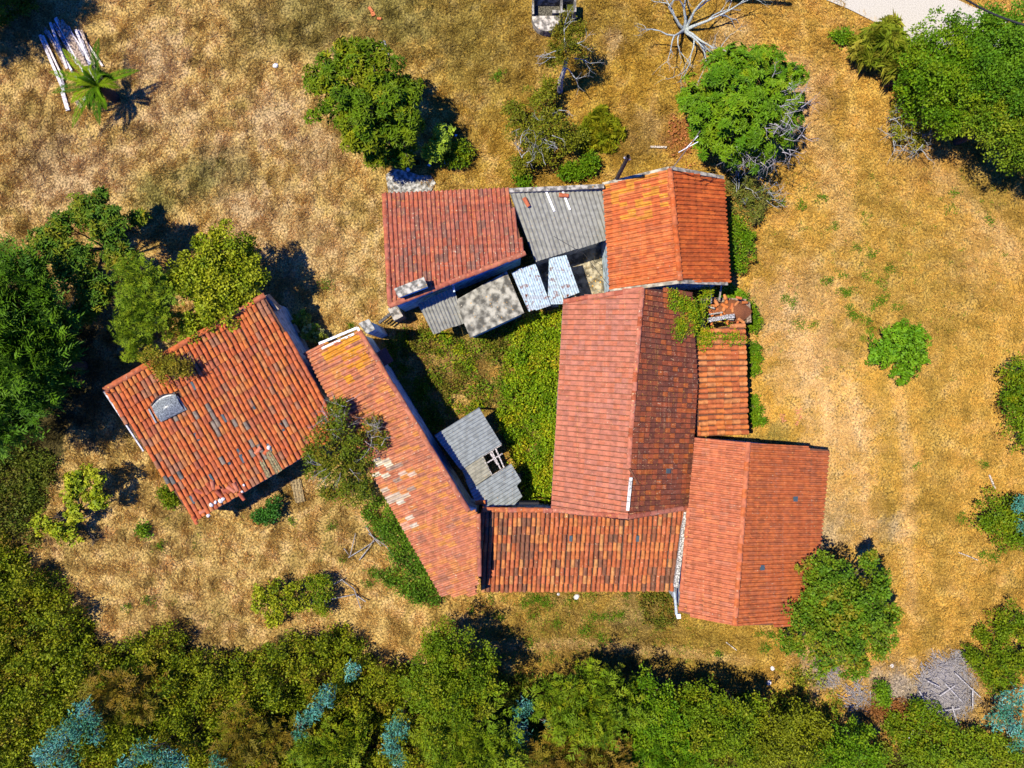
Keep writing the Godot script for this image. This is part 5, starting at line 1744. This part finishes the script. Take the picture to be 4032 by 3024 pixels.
	gum("blue gum bush at the right edge below the brushwood heap", [[3960, 2780, 0.7, 1.9], [4010, 2740, 0.6, 1.9], [3930, 2840, 0.6, 1.7], [4010, 2860, 0.7, 1.8], [4020, 2920, 0.6, 1.6]], Vector2(3900, 2740))


# plants that nobody could count, spread over a patch of ground
func cover(called: String, label: String, poly_px: Array, per_m2: float, kind: String, tints: Array, h_low: float, h_high: float, size: float, gaps: float) -> void:
	var poly := PackedVector2Array()
	var lo := Vector2(INF, INF)
	var hi := -lo
	for p in poly_px:
		var g := gp(p[0], p[1])
		poly.append(Vector2(g.x, g.z))
		lo = lo.min(Vector2(g.x, g.z))
		hi = hi.max(Vector2(g.x, g.z))
	var many := int((hi.x - lo.x) * (hi.y - lo.y) * per_m2)
	var xfs := []
	var cols := []
	for i in many:
		var q := Vector2(rng.randf_range(lo.x, hi.x), rng.randf_range(lo.y, hi.y))
		if not Geometry2D.is_point_in_polygon(q, poly):
			continue
		var dens := nz.get_noise_2d(q.x * 0.55 + 20.0, q.y * 0.55) + 0.5 * nz.get_noise_2d(q.x * 1.7, q.y * 1.7 + 60.0)
		if dens < gaps + jit(0.12):
			continue
		var edge := clampf((dens - gaps) * 2.2, 0.12, 1.0)
		var top := lerpf(h_low, h_high, clampf(0.5 + 0.8 * nz.get_noise_2d(q.x * 0.9, q.y * 0.9 + 11.0), 0.0, 1.0)) * edge
		var n := Vector3(jit(0.7), 1.0, jit(0.7))
		xfs.append(Transform3D(frame(n, size * rng.randf_range(0.7, 1.3)), Vector3(q.x, top * sqrt(rng.randf_range(0.1, 1.0)) + 0.03, q.y)))
		var f := 0.5 + 0.6 * nz.get_noise_2d(q.x * 0.5, q.y * 0.5 + 77.0) + jit(0.3)
		var c := mixed(tints, f) * rng.randf_range(0.8, 1.15)
		c.a = 1.0
		cols.append(c)
	var o := foliage(called, kind, xfs, cols, self)
	if label != "":
		o.set_meta("label", label)


func undergrowth() -> void:
	var russet := [Color(0.10, 0.12, 0.008), Color(0.17, 0.11, 0.015), Color(0.12, 0.14, 0.008)]
	tree("heather_bush", "russet-tinged feathery bush in the lower left bramble, beside a dark hollow", "bush", Vector2(520, 2660), [[450, 2700, 0.9, 1.9], [530, 2760, 0.8, 1.8], [400, 2760, 0.7, 1.7], [600, 2690, 0.5, 1.4]], "feather", russet, 0.6, 1.1, 0.06)
	tree("heather_bush", "russet feathery bush at the lower edge between two gum saplings", "bush", Vector2(1010, 2820), [[960, 2880, 0.9, 2.0], [1040, 2930, 0.8, 1.9], [920, 2960, 0.8, 1.9], [1120, 2880, 0.7, 1.7]], "feather", russet, 0.6, 1.1, 0.06)
	tree("heather_bush", "olive feathery bush at the lower edge right of the russet one", "bush", Vector2(1270, 2880), [[1250, 2940, 0.9, 2.0], [1340, 2970, 0.9, 2.0], [1400, 2890, 0.7, 1.7], [1300, 3020, 0.9, 2.0]], "feather", acacia, 0.6, 1.1, 0.06)
	var yard := [Color(0.08, 0.175, 0.005), Color(0.15, 0.26, 0.006), Color(0.25, 0.32, 0.008), Color(0.38, 0.31, 0.01)]
	cover("yard_brambles", "bright green brambles filling the east half of the yard", [[2190, 1240], [2235, 1190], [2200, 1600], [2165, 1985], [2060, 1960], [2010, 1780], [1960, 1640], [1990, 1500], [2010, 1340], [2080, 1250]], 70.0, "small", yard, 0.1, 1.15, 1.1, -0.5)
	cover("yard_weeds", "patchy yellow-green weeds in the north-west of the yard", [[1560, 1300], [1700, 1290], [1850, 1345], [2080, 1240], [2030, 1400], [2000, 1560], [1890, 1610], [1780, 1640], [1720, 1560], [1640, 1460], [1540, 1370]], 46.0, "small", thorn + yard, 0.08, 0.6, 1.0, -0.28)
	cover("yard_weeds", "dark weeds in the shaded strip along the long wing's yard wall", [[1520, 1330], [1600, 1400], [1680, 1530], [1760, 1650], [1700, 1720], [1600, 1560], [1510, 1420]], 45.0, "small", leafy, 0.15, 0.5, 0.95, -0.4)
	cover("bramble_strip", "green bramble strip along the south-west foot of the long wing", [[1420, 1900], [1520, 1960], [1600, 2090], [1690, 2230], [1750, 2340], [1720, 2375], [1640, 2360], [1580, 2340], [1480, 2250], [1560, 2240], [1530, 2140], [1440, 2040]], 70.0, "small", [Color(0.06, 0.14, 0.008), Color(0.10, 0.20, 0.010), Color(0.15, 0.23, 0.012)], 0.25, 0.85, 0.95, -0.55)
	cover("bramble_patch", "dark bramble patch at the gutter end of the south-east building", [[2510, 2335], [2640, 2330], [2655, 2440], [2590, 2470], [2540, 2440]], 60.0, "small", ochre_leaf + [Color(0.07, 0.14, 0.01)], 0.2, 0.6, 0.95, -0.6)
	cover("bramble_thicket", "yellow-green bramble thicket covering the lower left of the ground", [[-200, 2080], [60, 2100], [130, 2190], [260, 2270], [360, 2400], [400, 2540], [600, 2480], [720, 2420], [760, 2540], [1000, 2560], [1150, 2480], [1380, 2460], [1480, 2560], [1640, 2620], [1750, 2800], [1740, 3250], [-300, 3300]], 48.0, "small", [Color(0.085, 0.13, 0.004), Color(0.155, 0.20, 0.005), Color(0.23, 0.25, 0.007), Color(0.18, 0.12, 0.01)], 0.1, 2.6, 1.15, -0.5)
	cover("bramble_thicket", "undergrowth beneath the southern tree belt", [[1640, 2620], [1950, 2640], [2100, 2660], [2350, 2680], [2560, 2700], [2760, 2720], [3000, 2730], [3150, 2750], [3300, 2850], [3500, 2930], [3800, 2950], [4200, 2950], [4200, 3250], [1740, 3250]], 44.0, "small", [Color(0.07, 0.12, 0.008), Color(0.12, 0.17, 0.010), Color(0.18, 0.19, 0.012), Color(0.12, 0.09, 0.012)], 0.1, 0.8, 1.15, -0.3)
	cover("bramble_thicket", "weedy brambles below the left pine at the left edge", [[-200, 1700], [120, 1750], [240, 1800], [200, 1960], [120, 2060], [180, 2150], [60, 2120], [-200, 2090]], 44.0, "small", [Color(0.08, 0.12, 0.01), Color(0.13, 0.16, 0.012), Color(0.11, 0.08, 0.015)], 0.15, 0.9, 1.1, -0.35)
	cover("bramble_patch", "weeds and dry brush between the grey brushwood and the corner tree", [[3060, 2600], [3200, 2640], [3320, 2720], [3300, 2850], [3150, 2790], [3040, 2740]], 30.0, "small", citrus + ochre_leaf, 0.1, 0.5, 1.0, -0.15)
	cover("dead_bracken", "rust-brown dead bracken between the brushwood patches", [[3420, 2760], [3560, 2750], [3570, 2830], [3480, 2850], [3420, 2810]], 70.0, "small", [Color(0.23, 0.085, 0.02), Color(0.28, 0.12, 0.03), Color(0.18, 0.07, 0.02)], 0.1, 0.35, 0.9, -0.5)
	cover("fallen_leaves", "rusty fallen leaves round the foot of the big round tree", [[2640, 400], [2700, 480], [2720, 620], [2780, 650], [2700, 670], [2640, 600]], 30.0, "broad", [Color(0.38, 0.12, 0.03), Color(0.42, 0.17, 0.05), Color(0.3, 0.1, 0.03)], 0.02, 0.06, 0.9, -0.25)
	# the creeper that has climbed on to the farmhouse roof
	var xfs := []
	var cols := []
	var pe := plane(Vector2(2741, 1600), 3.2, Vector2(-0.998, -0.063), Vector2(2500, 1585), 5.4)
	for path in [[[2640, 1150], [2680, 1200], [2735, 1230], [2760, 1290], [2755, 1370]], [[2640, 1200], [2700, 1215], [2760, 1200]], [[2700, 1170], [2720, 1230], [2740, 1300]], [[2750, 1250], [2770, 1180], [2785, 1140]], [[2670, 1260], [2690, 1290], [2660, 1320]], [[2755, 1320], [2850, 1330], [2925, 1330]], [[2770, 1300], [2790, 1350]]]:
		for i in path.size() - 1:
			for k in 36:
				var f := rng.randf()
				var spread := 26.0 if i > 0 else 16.0
				var px: float = lerpf(path[i][0], path[i + 1][0], f) + rng.randfn() * spread * 0.55
				var py: float = lerpf(path[i][1], path[i + 1][1], f) + rng.randfn() * spread * 0.55
				var p := on(pe, px, py, 0.05 + rng.randf() * 0.12)
				if px > 2742:
					p = gp(px, py, lerpf(2.75, 2.2, clampf((px - 2742) / 180.0, 0, 1)) + 0.05 + rng.randf() * 0.2)
				xfs.append(Transform3D(frame(Vector3(jit(0.5), 1, jit(0.5)), rng.randf_range(0.6, 0.9)), p))
				var c := mixed(yard, rng.randf())
				c.a = 1.0
				cols.append(c)
	var root := thing("creeper", "green creeper spilling from the fallen lean-to over the farmhouse's dark roof slope", "creeper", gp(2740, 1250))
	foliage("leaves", "small", xfs, cols, root)
	# weeds dotted over the dry grass
	xfs = []
	cols = []
	var dots := [[3375, 1245, 3], [3412, 1265, 3], [3315, 1150, 3], [3345, 1158, 3], [3320, 1080, 2], [3460, 1108, 3], [3410, 1090, 2], [3500, 1060, 3], [3377, 970, 2], [3425, 1008, 2], [3255, 1105, 3], [3090, 1180, 3], [3120, 1195, 2], [3140, 1275, 3], [3205, 1280, 2], [3470, 1180, 3], [3435, 1200, 3], [3345, 1205, 2], [3350, 1240, 2], [3420, 1300, 2], [3390, 1330, 2], [3525, 1210, 2], [3755, 770, 2], [3740, 825, 2], [3895, 870, 3], [3155, 810, 3], [3235, 785, 2], [3285, 890, 2], [3390, 840, 1], [3780, 2040, 3], [3870, 2190, 3], [3915, 2195, 3], [3600, 1830, 1], [3870, 1830, 2],
		[2070, 2370, 4], [2120, 2350, 4], [2150, 2370, 4], [2095, 2420, 3], [2250, 2360, 3], [2190, 2455, 4], [2335, 2425, 3], [2385, 2425, 3], [2440, 2420, 3], [2300, 2480, 3], [2320, 2465, 2], [2370, 2510, 4], [2085, 2530, 2], [2465, 2335, 2], [2330, 2345, 2], [2820, 2570, 2], [2620, 2520, 1], [2170, 2580, 2], [1925, 2360, 2], [1960, 2420, 2], [1860, 2400, 2], [1470, 2260, 5], [1530, 2280, 5], [1450, 2300, 3], [1360, 2200, 1], [640, 2145, 2], [585, 2365, 3], [500, 2390, 2], [1310, 2070, 3], [1150, 2055, 2], [1290, 1120, 3], [1195, 1240, 2], [1970, 300, 3], [1950, 310, 2], [3035, 2500, 3], [2990, 2490, 2], [3010, 2550, 4], [3060, 800, 3], [2900, 1215, 2], [1380, 1285, 2], [760, 1590, 0]]
	for d in dots:
		for k in d[2] * 5:
			var p := gp(d[0] + rng.randfn() * 7.0 * sqrt(d[2]), d[1] + rng.randfn() * 6.0 * sqrt(d[2]), 0.0)
			xfs.append(Transform3D(frame(Vector3(jit(0.5), 1, jit(0.5)), rng.randf_range(0.5, 0.8)), p + Vector3(0, rng.randf_range(0.03, 0.16), 0)))
			var c := mixed(bright, rng.randf())
			c.a = 1.0
			cols.append(c)
	for k in 700:
		var p := gp(rng.randf_range(2950, 3980), rng.randf_range(650, 1500)) if k < 250 else gp(rng.randf_range(1900, 2800), rng.randf_range(2340, 2660)) if k < 620 else gp(rng.randf_range(500, 1400), rng.randf_range(1950, 2500))
		if blocked(p.x, p.z):
			continue
		xfs.append(Transform3D(frame(Vector3(jit(0.5), 1, jit(0.5)), rng.randf_range(0.35, 0.7)), p + Vector3(0, 0.05, 0)))
		var c := mixed(lime, rng.randf())
		c.a = 1.0
		cols.append(c)
	var o := foliage("green_weeds", "small", xfs, cols, self)
	o.set_meta("label", "small green weeds dotted over the dry grass")


func small_things() -> void:
	var bark := mat(0.40, 0.38, 0.35, "bark", 1.5)
	# dead branches on the ground
	var root := thing("dead_branch", "forked bare branch lying on the straw beside the bramble strip", "branch", gp(1440, 2150))
	var st := st_new(false)
	for e in [[[1355, 2160], [1378, 2190], [1400, 2100]], [[1372, 2195], [1430, 2160], [1475, 2130]], [[1415, 2205], [1450, 2160], [1475, 2120]], [[1450, 2100], [1520, 2150], [1568, 2215]], [[1500, 2085], [1510, 2140]], [[1440, 2070], [1465, 2110], [1500, 2150]]]:
		var pts := []
		var rad := []
		for i in e.size():
			pts.append(gp(e[i][0], e[i][1], 0.12 + 0.12 * (i % 2)) - root.position)
			rad.append(0.035 - 0.008 * i)
		tube(st, pts, rad, 5)
	obj("branches", done(st), bark, root)
	root = thing("dead_branch", "bare grey branch frame lying between the green shrub and the bramble belt", "branch", gp(1380, 2340))
	st = st_new(false)
	for e in [[[1275, 2390], [1300, 2360], [1400, 2340]], [[1350, 2285], [1395, 2320], [1420, 2395]], [[1400, 2340], [1440, 2370]], [[1315, 2300], [1350, 2280]], [[1270, 2385], [1300, 2390]], [[1280, 2340], [1278, 2380]]]:
		var pts := []
		var rad := []
		for i in e.size():
			pts.append(gp(e[i][0], e[i][1], 0.15 + 0.2 * (i % 2)) - root.position)
			rad.append(0.04 - 0.008 * i)
		tube(st, pts, rad, 5)
	obj("branches", done(st), bark, root)
	# brushwood: cut sticks in heaps
	for e in [[3720, 2710, 130, 150, "great heap of cut grey brushwood at the lower right", 420], [3370, 2740, 60, 55, "thin scatter of grey brushwood left of the russet bracken", 90], [3250, 2650, 60, 60, "grey brushwood scraps just below the leafy corner tree", 70], [3770, 2590, 40, 40, "small grey brushwood scatter above the great heap", 40]]:
		root = thing("brushwood_heap", e[4], "brushwood", gp(e[0], e[1]))
		st = st_new(false)
		mound(st, Vector3(0, -0.05, 0), e[2] * 0.0125, e[3] * 0.0125, 0.3 if e[5] > 100 else 0.1, 0.05)
		obj("litter", done(st), mat(0.28, 0.255, 0.235, "straw", 0.6), root)
		st = st_new(false)
		for k in e[5]:
			var a := rng.randf() * TAU
			var r := sqrt(rng.randf()) * 0.0125
			var c := Vector3(cos(a) * e[2] * r, 0.06 + 0.3 * (1.0 - r / 0.0125) * (1.0 if e[5] > 100 else 0.3) + rng.randf() * 0.1, sin(a) * e[3] * r)
			var t := rng.randfn() * 0.7 + 0.7
			var d := Vector3(cos(t), jit(0.08), sin(t)) * rng.randf_range(0.12, 0.5)
			tube(st, [c - d, c + d], [rng.randf_range(0.008, 0.02), 0.006], 4)
		var sticks := obj("sticks", done(st), mat(0.42, 0.39, 0.37, "bark", 1.5), root)
		sticks.set_meta("kind", "stuff")
		if e[5] > 100:
			for q in [[3650, 2680, 3700, 2705], [3720, 2690, 3790, 2765], [3760, 2650, 3860, 2745], [3620, 2720, 3650, 2780], [3690, 2800, 3780, 2790], [3830, 2710, 3830, 2790], [3700, 2740, 3760, 2700], [3750, 2780, 3770, 2860], [3790, 2900, 3850, 2880]]:
				st = st_new(false)
				tube(st, [gp(q[0], q[1], 0.4) - root.position, gp(q[2], q[3], 0.42) - root.position], [0.045, 0.028], 6)
				obj("log", done(st), mat(0.52, 0.49, 0.46, "bark", 1.2), root)
	st = st_new()
	beam(st, gp(3575, 2905, 0.3), gp(3598, 2875, 0.35), 0.12, 0.04)
	solo("board", done(st), mat(0.7, 0.7, 0.7, "bark", 1.0), "white board end beside the round bush under the brushwood heap", "board")
	# corrugated sheets on the west roof and on the ground
	var flat := {"o": gp(1165, 1930, 0.12), "u": Vector3(0.14, 0, 0.99).normalized(), "s": 0.03}
	root = thing("corrugated_sheet", "brownish corrugated sheet lying on the straw below the west roof", "sheet", gp(1165, 1930))
	corrugated(root, "sheet", flat, poly_on(flat, [[1140, 1892], [1182, 1884], [1201, 1975], [1165, 1982]]), 0.17, 0.03, mat(0.36, 0.27, 0.13, "concrete", 0.6), 9)
	var pl := plane(Vector2(1000, 1920), 2.5, Vector2(-0.45, -0.89), Vector2(726, 1350), 3.6)
	for e in [[[[1048, 1785], [1068, 1772], [1116, 1850], [1092, 1868]], "greenish corrugated strip patching the west roof's lower edge, right-hand of two"], [[[1024, 1815], [1040, 1808], [1072, 1874], [1056, 1884]], "greenish corrugated strip patching the west roof's lower edge, left-hand of two"]]:
		var poly := poly_on(pl, e[0])
		root = thing("corrugated_sheet", e[1], "sheet", site(poly))
		corrugated(root, "sheet", pl, poly, 0.14, 0.025, mat(0.30, 0.25, 0.12, "concrete", 0.6), 9, 0.15)
	# loose tiles and stones on the west roof
	var tm := tile_mesh("canal", 0.235, 0.41)
	for e in [[815, 1900, 0.5, 0], [835, 1892, 0.1, 1], [870, 1915, -1.2, 0], [895, 1915, 0.9, 1], [895, 1940, 2.2, 0], [765, 1925, 1.0, 2], [920, 1900, 0.4, 1], [880, 1935, 1.9, 2], [1040, 1790, 2.5, 0], [1030, 1760, -0.8, 1], [850, 1930, 0.6, 2], [785, 2020, 2.0, 1], [760, 2030, 0.3, 0], [940, 1938, 0.5, 2]]:
		var c: Color = [Color(0.46, 0.11, 0.04), Color(0.5, 0.17, 0.09), Color(0.40, 0.10, 0.05)][e[3]]
		var o := solo("loose_roof_tile", tm, lichened(c.r, c.g, c.b, ""), "slipped red tile lying askew near the west roof's lower edge", "roof tile", "slipped tiles on the west roof")
		o.transform = Transform3D(Basis.from_euler(Vector3(0.2 + jit(0.1), e[2], jit(0.2))), on(pl, e[0], e[1], 0.10))
	for e in [[831, 1988, 0.10], [848, 1978, 0.08], [868, 1972, 0.11], [878, 1965, 0.09], [953, 1936, 0.06], [1058, 1762, 0.10], [960, 1910, 0.06], [820, 2030, 0.09]]:
		var o := solo("stone", pebble(), mat(0.72, 0.70, 0.64, "mottle", 1.5), "white stone on the west roof's lower edge, %s" % {831.0: "second from the left", 848.0: "third from the left", 868.0: "fourth from the left", 878.0: "fifth from the left", 953.0: "near its middle, by the eave", 1058.0: "beside the corrugated strips", 960.0: "near its middle, farther up", 820.0: "leftmost"}[float(e[0])], "stone", "white stones on the west roof")
		o.transform = Transform3D(Basis(Vector3.UP, rng.randf() * 6.0).scaled(Vector3.ONE * e[2]), on(pl, e[0], e[1], 0.16))
	# litter north of the north-west building
	root = thing("crate", "open green plastic crate beside the concrete pad, at the dense tree's foot", "crate", gp(1645, 645))
	for w in [[0, -0.17, 0.36, 0.025], [0, 0.17, 0.36, 0.025], [-0.17, 0, 0.025, 0.36], [0.17, 0, 0.025, 0.36]]:
		st = st_new()
		box(st, Vector3(w[0], 0.16, w[1]), Vector3(w[2], 0.32, w[3]))
		obj("side", done(st), mat(0.05, 0.13, 0.03, "mottle", 1.0, 0.5), root)
	st = st_new()
	box(st, Vector3(0, 0.012, 0), Vector3(0.34, 0.02, 0.34))
	obj("bottom", done(st), mat(0.03, 0.08, 0.02, "mottle", 1.0, 0.5), root)
	root = thing("pot", "white round pot on the ground between the green crate and dark bush", "pot", gp(1760, 643))
	st = st_new(false)
	for i in 14:
		var a := TAU * i / 14.0
		var b := TAU * (i + 1) / 14.0
		var pa := Vector3(cos(a), 0, sin(a))
		var pb := Vector3(cos(b), 0, sin(b))
		quad(st, pa * 0.10, pb * 0.10, pb * 0.15 + Vector3(0, 0.2, 0), pa * 0.15 + Vector3(0, 0.2, 0), pa)
		quad(st, pa * 0.15 + Vector3(0, 0.2, 0), pb * 0.15 + Vector3(0, 0.2, 0), pb * 0.10 + Vector3(0, 0.2, 0), pa * 0.10 + Vector3(0, 0.2, 0), Vector3.UP)
		quad(st, pa * 0.10 + Vector3(0, 0.2, 0), pb * 0.10 + Vector3(0, 0.2, 0), pb * 0.08 + Vector3(0, 0.05, 0), pa * 0.08 + Vector3(0, 0.05, 0), -pa)
	obj("rim", done(st), mat(0.75, 0.74, 0.72, "", 1.0, 0.5), root)
	st = st_new()
	box(st, Vector3(0, 0.06, 0), Vector3(0.13, 0.03, 0.13), 0.3)
	obj("soil", done(st), mat(0.05, 0.035, 0.02, "mottle", 1.0), root)
	for e in [[1607, 668, 0.10, "white scrap of litter on the concrete pad left of the green crate"], [1690, 650, 0.09, "crumpled white scrap between the green crate and the white pot"], [1084, 258, 0.13, "small white box alone on the pale grass, upper left of the dense tree"], [1795, 533, 0.07, "white scrap in the tree's shade by the pale sapling"], [3042, 2632, 0.12, "white stone on the straw left of the corner tree, upper one"], [3028, 2688, 0.13, "white stone on the straw left of the corner tree, lower one"], [2270, 2350, 0.14, "white rubble at the foot of the south wing's eave"], [2198, 2340, 0.08, "pinkish white scrap by the south wing's eave"], [3512, 2622, 0.10, "pale stone on the straw above the brushwood heap"]]:
		var o := solo("litter" if e[0] < 1900 else "stone", pebble(), mat(0.75, 0.74, 0.72, "mottle", 1.5), e[3], "litter" if e[0] < 1900 else "stone")
		o.transform = Transform3D(Basis(Vector3.UP, rng.randf() * 6.0).scaled(Vector3(e[2], e[2] * 0.7, e[2])), gp(e[0], e[1], e[2] * 0.4 + (0.1 if e[0] < 1620 and e[1] > 600 else 0.0)))
	for e in [[1460, 40, 0.15, 0.30, "broken orange brick rubble at the top edge, left of two pieces", 0.6], [1470, 58, 0.2, 0.2, "rounded orange brick lump near the single brick", 0.3], [1494, 76, 0.22, 0.12, "single orange brick lying on olive grass at the top", 0.0]]:
		st = st_new()
		box(st, Vector3(0, 0.05, 0), Vector3(e[2], 0.1, e[3]), e[5])
		var o := solo("brick", done(st), mat(0.50, 0.16, 0.055, "mottle", 1.0), e[4], "brick")
		o.position = gp(e[0], e[1], 0.02)
	for k in 16:
		st = st_new()
		box(st, Vector3(0, 0.02, 0), Vector3(rng.randf_range(0.08, 0.2), 0.05, rng.randf_range(0.06, 0.12)), rng.randf() * 3.0)
		var o := solo("tile_shard", done(st), mat(0.50, 0.20, 0.10, "mottle", 1.0), "broken pinkish tile shard on the straw beyond the lean-to", "shard", "tile shards beyond the lean-to")
		var right := k % 2
		o.position = gp((3085.0 if right == 0 else 3140.0) + rng.randfn() * 9.0, 1650.0 + rng.randfn() * 20.0, 0.03)
	for e in [[2560, 578, 2625, 580, 0.10, "long pale stone kerb in the dry shrubbery left of the round tree"], [2380, 600, 2420, 590, 0.06, "white curved pipe scrap below the strap-leaved plants"], [3895, 1870, 3918, 1925, 0.08, "pale stick on the straw near the right edge"], [3775, 2175, 3850, 2205, 0.05, "thin pale branch on the straw, lower right of the glass-tiled roof"], [2858, 2528, 2900, 2560, 0.04, "thin straw-coloured branch on the grass below the coral roof"]]:
		st = st_new()
		beam(st, gp(e[0], e[1], 0.08), gp(e[2], e[3], 0.1), e[4], 0.06)
		solo("stick" if e[0] > 2700 else "stone_edging", done(st), mat(0.55, 0.48, 0.38, "bark", 1.0), e[5], "stick" if e[0] > 2700 else "edging")


func pebble() -> ArrayMesh:
	if meshes.has("pebble"):
		return meshes["pebble"]
	var st := st_new()
	var r := []
	for j in 5:
		var ring := []
		for i in 8:
			var a := TAU * i / 8.0
			var b := PI * (j / 4.0 - 0.5)
			var d := Vector3(cos(a) * cos(b), sin(b) * 0.8, sin(a) * cos(b))
			ring.append(d * (1.0 + 0.35 * nz.get_noise_3dv(d * 2.0)))
		r.append(ring)
	for j in 4:
		for i in 8:
			var n := (i + 1) % 8
			quad(st, r[j][i], r[j][n], r[j + 1][n], r[j + 1][i], r[j][i] + r[j + 1][n])
	meshes["pebble"] = done(st)
	return meshes["pebble"]


func blocked(x: float, z: float) -> bool:
	var p := Vector2(x, z)
	for f in footprints:
		if Geometry2D.is_point_in_polygon(p, f):
			return true
	return false


func dry_grass() -> void:
	var spots := []
	for s in ground_spots():
		spots.append([gp(s[0], s[1]), s[2] * 0.01308, s[3], s[4]])
	var lane := flat2([gp(3255, -60), gp(3340, 34), gp(3480, 104), gp(3620, 180), gp(3800, 262), gp(4032, 345), gp(4500, 520), gp(4700, 400), gp(4060, 130), gp(3835, 28), gp(3700, -60)])
	var xfs := []
	var cols := []
	for i in 62000:
		var x := rng.randf_range(-29.5, 29.5)
		var z := rng.randf_range(-23.0, 20.0)
		var d := nz.get_noise_2d(x * 0.9 + 300.0, z * 0.9)
		var sandy := smoothstep(4.0, -8.0, x) * 0.22
		if d < -0.30 + sandy + jit(0.25):
			continue
		var p2 := Vector2(x, z)
		if Geometry2D.is_point_in_polygon(p2, lane) or blocked(x, z):
			continue
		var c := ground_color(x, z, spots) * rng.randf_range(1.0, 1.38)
		c.a = 1.0
		var ang := 2.2 * nz.get_noise_2d(x * 0.35, z * 0.35 + 500.0) + rng.randfn() * 0.5
		var tall := 1.0 + 0.7 * maxf(0.0, d)
		var b := Basis(Vector3.UP, ang * 2.0).scaled(Vector3(1, rng.randf_range(0.5, 1.1) * tall, 1) * rng.randf_range(0.75, 1.35))
		xfs.append(Transform3D(b, Vector3(x, ground_height(x, z) - 0.01, z)))
		cols.append(c)
	var o := foliage("dry_grass", "straw", xfs, cols, self)
	o.set_meta("label", "dry straw-coloured grass round the farmstead")
